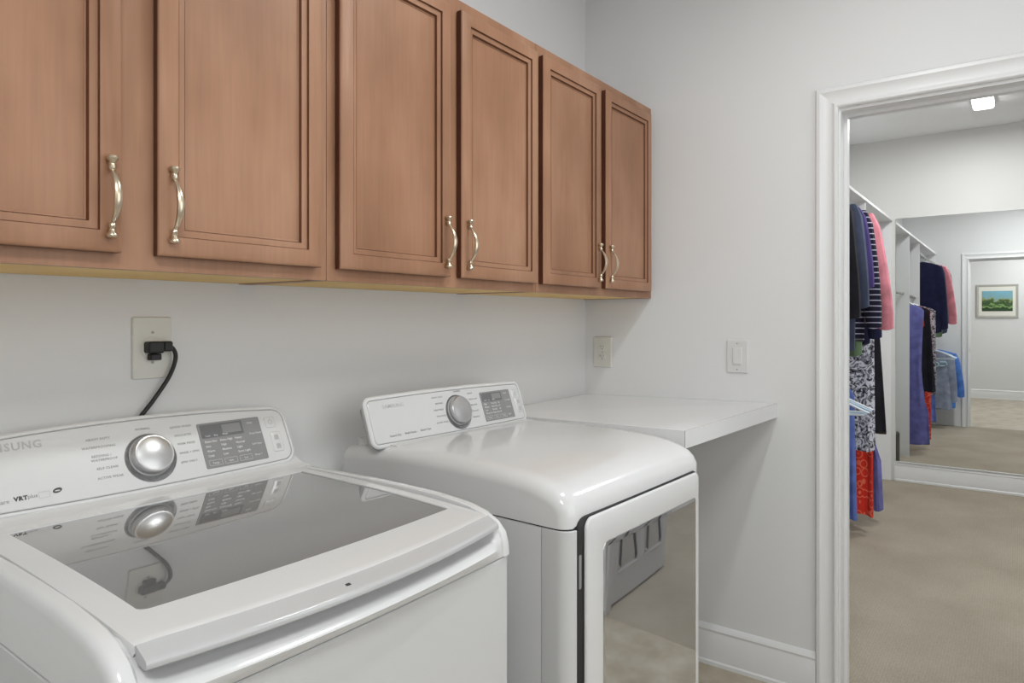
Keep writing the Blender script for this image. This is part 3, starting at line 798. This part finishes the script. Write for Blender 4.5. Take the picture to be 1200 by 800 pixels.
CYC = [('NORMAL', -0.0, 0.1165, 'CENTER')]
wl = {'cols': [['Extra Hot', 'Hot', 'Warm', 'Cold'], ['Extra High', 'High', 'Medium', 'Low'], ['Heavy', 'Normal', 'Light', 'Extra Light']],
      'btn': ['Temp', 'Spin', 'Soil'], 'right': ['Delay', 'Deep Steam', 'Self Clean', 'Rinse +'],
      'cycles': [('NORMAL', 0.002, 0.1165, 'CENTER'), ('HEAVY DUTY', -0.062, 0.107, 'RIGHT'), ('WATERPROOFING', -0.055, 0.091, 'RIGHT'), ('BEDDING /', -0.066, 0.073, 'RIGHT'), ('WATERPROOF', -0.056, 0.065, 'RIGHT'), ('SELF CLEAN', -0.058, 0.048, 'RIGHT'), ('ACTIVE WEAR', -0.052, 0.029, 'RIGHT'),
                 ('QUICK WASH', 0.056, 0.111, 'LEFT'), ('DELICATES', 0.062, 0.092, 'LEFT'), ('PERM PRESS', 0.064, 0.073, 'LEFT'), ('RINSE + SPIN', 0.064, 0.053, 'LEFT'), ('SPIN ONLY', 0.062, 0.033, 'LEFT')]}
A_, B_ = (0.632, 0.980), (0.695, 1.105)
cs, P, U, V, N = console(wm, 0.0, 0.337, A_, B_, 0.150, 0.006, 0.016, 0.034, 0.010, 0.006, 0.060, 0.113, 0.262, 0.011, 0.113, 0.026, wl,
        [('SAMSUNG', -0.279, 0.1085, 0.0205, INKL, 0.0004)],
        [('Smart', -0.290, 0.015, 0.0095, INKG, 0.0001), ('Care', -0.260, 0.016, 0.0095, INKG, 0.0001), ('VRT', -0.234, 0.017, 0.0105, INKD, 0.0005), ('plus', -0.2135, 0.018, 0.0095, INKG, 0.0001)], 'w')
m = M(); ol = rrect(-0.197, -0.179, 0.014, 0.026, 0.001, 2); a = [P(x, y, -0.0001) for x, y in ol]; b = [P(x, y, -0.0001) for x, y in offset(ol, 0.0009)]; n = len(a)
m.add(a + b, [(i, (i + 1) % n, n + (i + 1) % n, n + i) for i in range(n)]); part('feature_icon', m, INKL, cs, smooth=False)
m = M(); ol = [(-0.167 + 0.0075 * math.cos(t * 0.5236) + 0.002 * math.sin(t * 0.5236), 0.0235 + 0.0048 * math.sin(t * 0.5236)) for t in range(12)]
a = [P(x, y, -0.0001) for x, y in ol]; m.add(a, [tuple(range(12))]); part('feature_icon', m, INKD, cs, smooth=False)
m = M(); ol = [(-0.167 + 0.0045 * math.cos(t * 0.5236), 0.0230 + 0.0012 * math.sin(t * 0.5236)) for t in range(12)]
a = [P(x, y, 0.0001) for x, y in ol]; m.add(a, [tuple(range(12))]); part('feature_icon', m, SILV, cs, smooth=False)
# fillet between deck and console
m = M(); xloft(m, [(-0.3425 + 0.685 * k / 16, 0) for k in range(17)], lambda x, off: [(0.655, 0.95), (0.655, 0.982), (0.640, 0.976), (0.628, 0.9705), (0.612, 0.9680), (0.596, 0.9670), (0.590, 0.9665), (0.590, 0.95)])
part('console_base', m, ENAM, wm)

# ------------------------------------------------------------------ dryer
dr = thing('dryer', (-1.052, -0.7855, 0), 'white front-loading dryer with mirrored glass door, beside the counter', 'dryer', local=True, rotz=math.radians(-2.0))
DW = 0.325
m = M(); ol = rrect(-DW, DW, 0.070, 0.720, 0.004, 2)
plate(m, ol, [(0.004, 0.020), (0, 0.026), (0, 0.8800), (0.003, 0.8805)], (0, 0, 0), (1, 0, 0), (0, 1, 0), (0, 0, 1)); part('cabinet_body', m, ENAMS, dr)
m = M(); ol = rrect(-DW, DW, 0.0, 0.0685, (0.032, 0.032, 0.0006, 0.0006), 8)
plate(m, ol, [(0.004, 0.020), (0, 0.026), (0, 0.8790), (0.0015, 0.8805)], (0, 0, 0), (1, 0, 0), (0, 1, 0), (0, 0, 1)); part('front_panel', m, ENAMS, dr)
for sx in (-1, 1):
    for fy in (0.06, 0.66):
        m = M(); lathe(m, (sx * 0.27, fy, 0), (0, 0, 1), [(0, 0), (0.022, 0), (0.022, 0.012), (0.010, 0.014), (0.010, 0.022), (0, 0.022)], 14); part('foot', m, BLACK, dr)
DP = [(0.720, 0.972), (0.66, 0.978), (0.60, 0.983), (0.55, 0.987), (0.46, 0.990), (0.35, 0.991), (0.25, 0.989), (0.17, 0.985), (0.115, 0.9795), (0.078, 0.973), (0.048, 0.964), (0.026, 0.953), (0.011, 0.939), (0.002, 0.921), (0.0, 0.906)]
def dring(x, off):
    zb = 0.884 if abs(x) > 0.300 else (0.884 + 0.020 * (1 - (abs(x) - 0.275) / 0.025) if abs(x) > 0.275 else 0.904)
    pr = edge_off(DP, off)
    pr[-1] = (pr[-2][0], zb)
    return pr + [(0.720, zb)]
st = [(-0.325, 0.034), (-0.3242, 0.028), (-0.322, 0.021), (-0.318, 0.0145), (-0.312, 0.0085), (-0.304, 0.0042), (-0.294, 0.0015), (-0.282, 0.0003), (-0.27, 0), (-0.2, -0.0008), (-0.1, -0.0015), (0, -0.0018)]
st = st + [(-x, o) for x, o in st[-2::-1]]
m = M(); xloft(m, st, dring); part('top_cover', m, ENAM, dr)
# shadow gap between top cover and body
m = M(); ol = rrect(-DW + 0.003, DW - 0.003, 0.004, 0.715, (0.03, 0.03, 0.004, 0.004), 6)
plate(m, ol, [(0, 0.8803), (0, 0.8845)], (0, 0, 0), (1, 0, 0), (0, 1, 0), (0, 0, 1)); part('seam_gap', m, GASK, dr)
m = M(); plate(m, rrect(-0.297, 0.284, 0.14, 0.9035, (0.02, 0.02, 0.02, 0.026)), [(0, -0.010), (0, 0.002), (0.001, 0.0025)], (0, 0, 0)); part('door_recess', m, GASK, dr, 'dark gap around the door')
dd = M(); ol = rrect(-0.278, 0.278, 0.145, 0.9010, (0.02, 0.02, 0.018, 0.024), 8)
gx0, gx1, gz0, gz1 = -0.216, 0.258, 0.20, 0.838
OUT = [[Vector((a, -d, b)) for a, b in offset(ol, i)] for i, d in ((0.004, 0.0026), (0, 0.005), (0, 0.008), (0.002, 0.0112), (0.006, 0.0128))]
n0 = len(ol)
inn = rrect(gx0, gx1, gz0, gz1, (0.012, 0.012, 0.014, 0.020), 8)
assert len(inn) == n0
OUT += [[Vector((a, -d, b)) for a, b in offset(inn, i)] for i, d in ((-0.002, 0.0130), (0, 0.0125), (0.0006, 0.0090))]
loft(dd, OUT, cap1=False)
dor = part('dryer_door', dd, ENAM, dr)
m = M(); plate(m, inn, [(0.0007, 0.004), (0.0007, 0.0112), (0.002, 0.0122), (0.010, 0.0128)], (0, 0, 0)); part('door_glass', m, DOORG, dor, 'mirror-like grey door glass')
m = M(); plate(m, rrect(-0.2945, -0.2855, 0.76, 0.83, 0.004), [(0, 0.0026), (0, 0.0032), (0.002, 0.0036)], (0, 0, 0)); part('door_grip', m, DISP, dor)

dl_ = {'cols': [['High', 'Medium', 'Low', 'Extra Low'], ['Very Dry', 'More Dry', 'Normal', 'Damp Dry'], ['60', '50', '40', '30']],
       'btn': ['Temp', 'Dry', 'Time'], 'right': ['Steam', 'Anti-Static', 'Wrinkle', 'Signal'],
       'cycles': [('NORMAL', -0.001, 0.111, 'CENTER')] + [(s, -0.072 + 0.004 * abs(i - 2), 0.100 - 0.018 * i, 'RIGHT') for i, s in enumerate(('HEAVY DUTY', 'BEDDING', 'PERM PRESS', 'DELICATES', 'ACTIVE WEAR'))] +
                 [(s, 0.040, 0.100 - 0.018 * i, 'LEFT') for i, s in enumerate(('STEAM', 'QUICK DRY', 'TIME DRY', 'AIR FLUFF', 'WRINKLE'))]}
console(dr, -0.027, 0.321, (0.575, 0.992), (0.618, 1.112), 0.131, 0.002, 0.005, 0.024, 0.012, -0.014, 0.056, 0.092, 0.232, 0.010, 0.100, 0.050, dl_,
        [('SAMSUNG', -0.288, 0.090, 0.0150, INKL, 0.0002)], [('Sensor Dry', -0.285, 0.014, 0.0085, INKG, 0.0002), ('Multi Steam', -0.232, 0.015, 0.0085, INKG, 0.0002), ('Smart Care', -0.176, 0.016, 0.0085, INKG, 0.0002)], 'd')
m = M(); xloft(m, [(-0.290 + 0.580 * k / 16, 0) for k in range(17)], lambda x, off: [(0.70, 0.96), (0.70, 0.992), (0.60, 0.990), (0.580, 0.9885), (0.560, 0.9875), (0.545, 0.9868), (0.535, 0.970)])
part('console_base', m, ENAM, dr)

# ------------------------------------------------------------------ closet: mirror, organiser
mr = thing('wall_mirror', (3.765, -1.5, 0.145), 'large frameless mirror covering the far closet wall', 'mirror')
m = M(); box(m, 3.762, 3.768, -2.30, -0.690, 0.152, 2.122); part('mirror_glass', m, MIRR, mr, smooth=False)
m = M(); box(m, 3.754, 3.769, -2.30, -0.690, 0.1515, 0.158); part('bottom_channel', m, TRIM, mr, smooth=False)

og = thing('closet_organizer', (1.9, -0.48, 0), 'white built-in closet organiser with shelf, side panels and hanging rods', 'closet organizer')
for x in (0.124, 1.775, 2.600, 3.752):
    m = M(); box(m, x, x + 0.017, -0.655, -0.300, 0.0, 2.105); part('side_panel', m, MELA, og, smooth=False)
m = M(); box(m, 0.124, 3.769, -0.665, -0.300, 2.105, 2.123); part('top_shelf', m, MELA, og, smooth=False)
for x0, x1 in ((0.141, 1.775), (1.792, 2.600), (2.617, 3.752)):
    m = M(); box(m, x0, x1, -0.330, -0.302, 0.0, 0.12); part('plinth', m, MELA, og, smooth=False)
    m = M(); box(m, x0, x1, -0.320, -0.302, 1.98, 2.104); part('back_rail', m, MELA, og, smooth=False)
for x0, x1, y, z in ((0.141, 1.775, -0.640, 1.995), (0.141, 1.775, -0.655, 1.02), (1.792, 2.600, -0.610, 1.53), (2.617, 3.752, -0.600, 1.55)):
    m = M(); tube(m, [(x0, y, z), (x1, y, z)], 0.013, 12); part('hanging_rod', m, METAL, og)
# triangular shelf brackets
for x in (1.20, 2.20):
    m = M(); m.add([(x, -0.321, 2.104), (x, -0.62, 2.104), (x, -0.321, 1.86), (x + 0.012, -0.321, 2.104), (x + 0.012, -0.62, 2.104), (x + 0.012, -0.321, 1.86)], [(0, 1, 2), (5, 4, 3), (0, 3, 4, 1), (1, 4, 5, 2), (2, 5, 3, 0)])
    part('shelf_bracket', m, MELA, og, smooth=False)

# ------------------------------------------------------------------ clothes and hangers
HANGM = {'white': mat('hanger_white', srgb(222, 228, 236), 0.35), 'blue': mat('hanger_pale_blue', srgb(176, 204, 226), 0.35), 'black': mat('hanger_black', srgb(38, 38, 42), 0.6), 'grey': mat('hanger_grey', srgb(170, 174, 180), 0.3, metal=0.5)}
def hanger(x, y, zr, colr, label, hw=0.205, yaw=0.0, r=0.0035):
    """zr: height of the rod centre"""
    t = thing('clothes_hanger', (x, y, zr - 0.24), label, 'hanger', 'closet clothes hangers')
    ca, sa = math.cos(yaw), math.sin(yaw)
    def T(dy, z): return (x - sa * dy, y + ca * dy, z)
    zt = zr + 0.0135 + r
    m = M(); hk = [T(0.019 * math.cos(math.radians(a)), zr + 0.019 * math.sin(math.radians(a))) for a in range(-20, 201, 20)]
    hk = hk + [T(-0.010, zr - 0.022), T(0, zr - 0.035), T(0, zr - 0.062)]
    tube(m, hk, 0.0018, 6); part('hook', m, METAL if colr != 'white' else HANGM['white'], t)
    m = M(); z1 = zr - 0.060; z2 = z1 - 0.085
    tube(m, [T(0, z1), T(hw * 0.35, z1 - 0.022), T(hw * 0.8, z2 + 0.018), T(hw, z2), T(hw * 0.9, z2 - 0.012), T(0, z2 - 0.014), T(-hw * 0.9, z2 - 0.012), T(-hw, z2), T(-hw * 0.8, z2 + 0.018), T(-hw * 0.35, z1 - 0.022), T(0, z1)], r, 6)
    part('shoulder_bar', m, HANGM[colr], t)
    return t

def garment(name, cat, label, matl, x, y, zt, zb, hs, hh, th=0.035, sleeve=0.0, sw=0.050, flare=0.03, neck=0.07, seed=1, yaw=0.0, folds=5, amp=0.010, group='clothes hanging in the closet', extra=None, waist=None):
    rnd = random.Random(seed); ph = rnd.random() * 6.28; ph2 = rnd.random() * 6.28
    m = M(); rings = []; n = 36; L = zt - zb
    levels = [(0, neck, 0.55), (0.012, neck + (hs - neck) * 0.35, 0.7), (0.030, neck + (hs - neck) * 0.75, 0.85), (0.055, hs, 0.95), (0.11, hs * 0.99, 1.0)]
    k = 12
    for i in range(1, k + 1):
        f = i / k; d = 0.11 + (L - 0.11) * f
        wv = hs + (hh - hs) * f
        if waist and f < 0.75: wv = hs * 0.97 + (waist - hs * 0.97) * math.sin(math.pi * min(f / 0.45, 1) * 0.5) if f < 0.45 else waist + (hh - waist) * (f - 0.45) / 0.55
        levels.append((d, wv, 1.0 + 0.25 * f))
    ca, sa = math.cos(yaw), math.sin(yaw)
    for d, wv, tk in levels:
        f = d / L; r_ = []
        for j in range(n):
            a = 2 * math.pi * j / n
            yy = wv * (abs(math.cos(a)) ** 0.75) * (1 if math.cos(a) >= 0 else -1)
            fo = amp * f * math.sin(folds * yy / max(hh, 0.05) * math.pi * 0.8 + ph) + amp * 0.5 * f * math.sin(9 * yy / max(hh, 0.05) + ph2 + 3 * f)
            xx = th * 0.5 * tk * math.sin(a) * (1 + 0.35 * f * math.sin(folds * 2 * a + ph)) + fo
            zz = zt - d - 0.010 * math.sin(3 * a + ph) * (1 if f > 0.99 else 0)
            r_.append((x + ca * xx - sa * yy, y + ca * yy + sa * xx, zz))
        rings.append(r_)
    loft(m, rings)
    o = thing(name, (x, y, zb), label, cat, group) if False else None
    if sleeve > 0:
        for s in (-1, 1):
            p = []; R = []
            for i in range(9):
                f = i / 8
                yy = s * (hs - 0.035 + (0.035 + flare) * math.sin(f * 1.45)); zz = zt - 0.045 - sleeve * f
                xx = 0.010 * math.sin(5 * f + ph) * f
                p.append((x + ca * xx - sa * yy, y + ca * yy + sa * xx, zz)); R.append(sw * (1 - 0.32 * f))
            rr = []
            for i, c in enumerate(p):
                q = []
                for j in range(12):
                    a = 2 * math.pi * j / 12; dx = R[i] * 0.50 * math.sin(a); dyy = R[i] * math.cos(a) * (1 if i > 0 else 0.7)
                    q.append((c[0] + ca * dx - sa * dyy, c[1] + ca * dyy + sa * dx, c[2] + 0.006 * math.sin(a * 2 + i)))
                rr.append(q)
            loft(m, rr)
    return single(name, m, matl, label, cat, group)

RU, RL, RM = 1.995, 1.02, 1.53
YU, YL_, YM = -0.640, -0.655, -0.610
C = {
 'black': cloth('cloth_black', srgb(34, 34, 40)), 'slate': cloth('cloth_slate', srgb(66, 74, 94)), 'lilac': cloth('cloth_lilac', srgb(196, 150, 200)),
 'purple': cloth('cloth_purple', srgb(66, 54, 108)), 'stripe': cloth('cloth_striped', srgb(24, 24, 44), 'stripes', srgb(182, 178, 196), scale=11),
 'pink': cloth('cloth_pink', srgb(206, 130, 142)), 'burg': cloth('cloth_burgundy', srgb(112, 58, 78)), 'navy': cloth('cloth_navy', srgb(32, 34, 64)),
 'green': cloth('cloth_green', srgb(112, 136, 104)), 'leaf': cloth('cloth_black_white_print', srgb(122, 122, 132), 'leaf', srgb(206, 206, 218), srgb(44, 44, 54), 26),
 'red': cloth('cloth_red_print', srgb(206, 50, 38), 'spots', srgb(228, 120, 92), srgb(238, 190, 160), 16), 'denim': cloth('cloth_denim', srgb(96, 116, 186)),
 'lav': cloth('cloth_lavender', srgb(112, 112, 176)), 'blk2': cloth('cloth_black_trousers', srgb(30, 30, 38)), 'greys': cloth('cloth_grey_marl', srgb(140, 148, 168)),
 'blue': cloth('cloth_bright_blue', srgb(84, 128, 206)), 'orange': cloth('cloth_orange', srgb(222, 92, 62))}
up = [
 ('cardigan', 'cardigan', 'black cardigan nearest the doorway on the upper closet rod', 'black', 0.96, 1.17, 0.21, 0.20, 0.55, 0.020, 11),
 ('blouse', 'blouse', 'lilac blouse squeezed beside the black cardigan on the upper rod', 'lilac', 1.05, 1.24, 0.205, 0.20, 0.0, 0.02, 12),
 ('sweater', 'sweater', 'slate grey-blue sweater hanging in front of the purple top', 'slate', 1.14, 1.15, 0.215, 0.21, 0.50, 0.02, 13),
 ('blouse', 'blouse', 'dark purple top between the slate sweater and the striped top', 'purple', 1.245, 1.42, 0.21, 0.21, 0.40, 0.03, 14),
 ('striped_shirt', 'shirt', 'navy and white striped long-sleeved shirt beside the pink cardigan', 'stripe', 1.375, 1.20, 0.22, 0.21, 0.60, 0.035, 15),
 ('cardigan', 'cardigan', 'pale green cardigan, its hem showing below the striped shirt', 'green', 1.455, 1.12, 0.19, 0.19, 0.0, 0.02, 16),
 ('cardigan', 'cardigan', 'dusty pink long-sleeved cardigan, sleeve hanging toward the doorway', 'pink', 1.530, 1.30, 0.23, 0.22, 0.61, 0.060, 17),
 ('jacket', 'jacket', 'navy jacket hanging right behind the pink cardigan, seen in the mirror', 'navy', 1.640, 1.17, 0.20, 0.20, 0.66, 0.020, 18)]
for nm, cat, lab, c, x, zb, hs, hh, sl, fl, sd in up:
    garment(nm, cat, lab, C[c], x, YU, RU - 0.085, zb, hs, hh, 0.040, sl, 0.055, fl, 0.06, sd, 0.05 * math.sin(sd), 4, 0.008)
    hanger(x, YU, RU, 'black' if sd % 2 else 'white', 'hanger on the upper rod carrying the ' + lab.split(',')[0].split(' on the')[0].split(' nearest')[0].split(' beside')[0].split(' hanging')[0].split(' between')[0].split(' squeezed')[0], 0.15, 0.05 * math.sin(sd))
garment('sweatshirt', 'sweatshirt', 'grey marl sweatshirt with pale lettering, on the lower rod near the doorway', C['greys'], 0.50, YL_, RL - 0.085, 0.24, 0.20, 0.20, 0.045, 0.56, 0.055, 0.015, 0.06, 31, 0.0, 3, 0.006)
sws = [o for o in bpy.data.objects if o.name.startswith('sweatshirt')][0]
m = M(); xq = 0.534
tube(m, [(xq, -0.655 - 0.03 + 0.04 * math.cos(math.radians(a)), 0.77 + 0.028 * math.sin(math.radians(a))) for a in range(40, 321, 20)], 0.006, 6)
tube(m, [(xq, -0.735, 0.80), (xq, -0.80, 0.80), (xq, -0.81, 0.775), (xq, -0.80, 0.765)], 0.006, 6)
tube(m, [(xq, -0.735, 0.755), (xq, -0.785, 0.755)], 0.006, 6)
part('print', m, cloth('print_pale_cyan', srgb(190, 224, 232)), sws, 'pale cyan printed lettering')
garment('sweater', 'sweater', 'bright blue sweater at the doorway end of the lower rod', C['blue'], 0.27, YL_, RL - 0.085, 0.24, 0.225, 0.22, 0.045, 0.52, 0.055, 0.050, 0.06, 32, 0.02, 3, 0.006)
garment('denim_skirt', 'skirt', 'blue denim skirt hanging low beside the red printed dress', C['denim'], 1.58, -0.620, RL - 0.085, 0.22, 0.150, 0.165, 0.04, 0, neck=0.12, seed=33, folds=5, amp=0.008)
for i, (x, cl, lb) in enumerate(((0.98, 'white', 'empty white hanger nearest the doorway on the lower rod'), (1.03, 'blue', 'empty pale blue hanger between two others on the lower rod'), (1.08, 'white', 'empty white hanger nearest the mirror on the lower rod'))):
    hanger(x, -0.72 + 0.0, RL, cl, lb, 0.215, 0.06 * i, 0.0055)
mid = [
 ('printed_dress', 'dress', 'black and white leaf print dress above the red dress', 'leaf', 1.94, 0.54, 0.20, 0.205, 0.0, 41, None),
 ('printed_dress', 'dress', 'long red dress with a small pale print, hem near the carpet', 'red', 2.10, 0.115, 0.17, 0.175, 0.0, 42, None),
 ('trousers', 'trousers', 'long black trousers hanging between red and lavender dresses', 'blk2', 2.24, 0.60, 0.18, 0.225, 0.0, 43, None),
 ('long_dress', 'dress', 'long lavender blue dress hanging nearest the mirror', 'lav', 2.36, 0.095, 0.14, 0.190, 0.0, 44, 0.12)]
for nm, cat, lab, c, x, zb, hs, hh, sl, sd, wst in mid:
    garment(nm, cat, lab, C[c], x, YM, RM - 0.085, zb, hs, hh, 0.045, sl, 0.05, 0.02, 0.06, sd, 0.04 * math.sin(sd), 5, 0.012, waist=wst)
    hanger(x, YM, RM, 'grey' if sd % 2 else 'black', 'hanger on the middle rod carrying the ' + {41: 'leaf print dress', 42: 'long red dress', 43: 'black trousers', 44: 'lavender blue dress'}[sd], 0.125, 0.04 * math.sin(sd))
garment('scarf', 'scarf', 'orange scarf tied over a hanger beside the lavender dress', C['orange'], 2.30, -0.69, 1.42, 1.24, 0.05, 0.06, 0.02, 0, neck=0.03, seed=51)

# handbag standing in the far bay
hb = thing('handbag', (3.15, -0.56, 0.0), 'black and grey handbag with tall strap standing in the far closet bay', 'handbag')
m = M(); plate(m, rrect(-0.10, 0.10, 0.0, 0.30, 0.03), [(0.012, -0.05), (0, -0.04), (0, 0.04), (0.012, 0.05)], (3.15, -0.58, 0), (1, 0, 0), (0, 0, 1), (0, -1, 0)); part('bag_body', m, BLACK, hb)
m = M(); tube(m, [(3.15 + 0.07 * math.cos(math.radians(a)), -0.58, 0.30 + 0.22 * math.sin(math.radians(a))) for a in range(0, 181, 15)], 0.008, 8); part('strap', m, HANGM['grey'], hb)

# ------------------------------------------------------------------ picture on the wall behind the camera (seen in the mirror)
def painting_mat():
    m = bpy.data.materials.new('landscape_print'); m.use_nodes = True
    nt = m.node_tree; b = nt.nodes['Principled BSDF']; b.inputs['Roughness'].default_value = 0.3
    tc = nt.nodes.new('ShaderNodeTexCoord'); sp = nt.nodes.new('ShaderNodeSeparateXYZ'); nt.links.new(tc.outputs['Generated'], sp.inputs[0])
    n = nt.nodes.new('ShaderNodeTexNoise'); n.inputs['Scale'].default_value = 5; n.inputs['Detail'].default_value = 6
    nt.links.new(tc.outputs['Generated'], n.inputs['Vector'])
    mul = nt.nodes.new('ShaderNodeMath'); mul.operation = 'MULTIPLY_ADD'; mul.inputs[1].default_value = 0.9; mul.inputs[2].default_value = -0.45
    nt.links.new(n.outputs['Fac'], mul.inputs[0])
    ad = nt.nodes.new('ShaderNodeMath'); ad.operation = 'ADD'; nt.links.new(sp.outputs['Z'], ad.inputs[0]); nt.links.new(mul.outputs[0], ad.inputs[1])
    c = ramp(nt, ad.outputs[0], [(0.0, srgb(40, 66, 34)), (0.14, srgb(40, 66, 34)), (0.17, srgb(132, 164, 104)), (0.30, srgb(120, 156, 90)), (0.34, srgb(50, 74, 44)), (0.50, srgb(70, 96, 60)), (0.60, srgb(150, 160, 90)), (0.66, srgb(128, 168, 178)), (1.0, srgb(120, 176, 196))])
    nt.links.new(c, b.inputs['Base Color'])
    return m
FRAME = mat('frame_grey', srgb(176, 174, 168), 0.4)
MAT_B = mat('mat_board', srgb(226, 224, 216), 0.8)
pt = thing('framed_picture', (-3.59, -1.20, 1.34), 'grey-framed green landscape picture reflected in the closet mirror', 'picture')
m = M(); ol = rrect(-0.28, 0.28, -0.27, 0.27, 0.001, 1)
a = [(i, d) for i, d in ((0, 0.0005), (0, 0.020), (0.004, 0.024), (0.028, 0.020), (0.034, 0.012))]
loft(m, [[Vector((-3.60 + d, -1.20 + p, 1.60 + q)) for p, q in offset(ol, i)] for i, d in a], cap1=False); part('frame', m, FRAME, pt)
m = M(); box(m, -3.597, -3.588, -1.20 - 0.248, -1.20 + 0.248, 1.60 - 0.238, 1.60 + 0.238); part('mount', m, MAT_B, pt, smooth=False)
m = M(); box(m, -3.5875, -3.586, -1.20 - 0.205, -1.20 + 0.205, 1.60 - 0.165, 1.60 + 0.165); part('print', m, painting_mat(), pt, smooth=False)
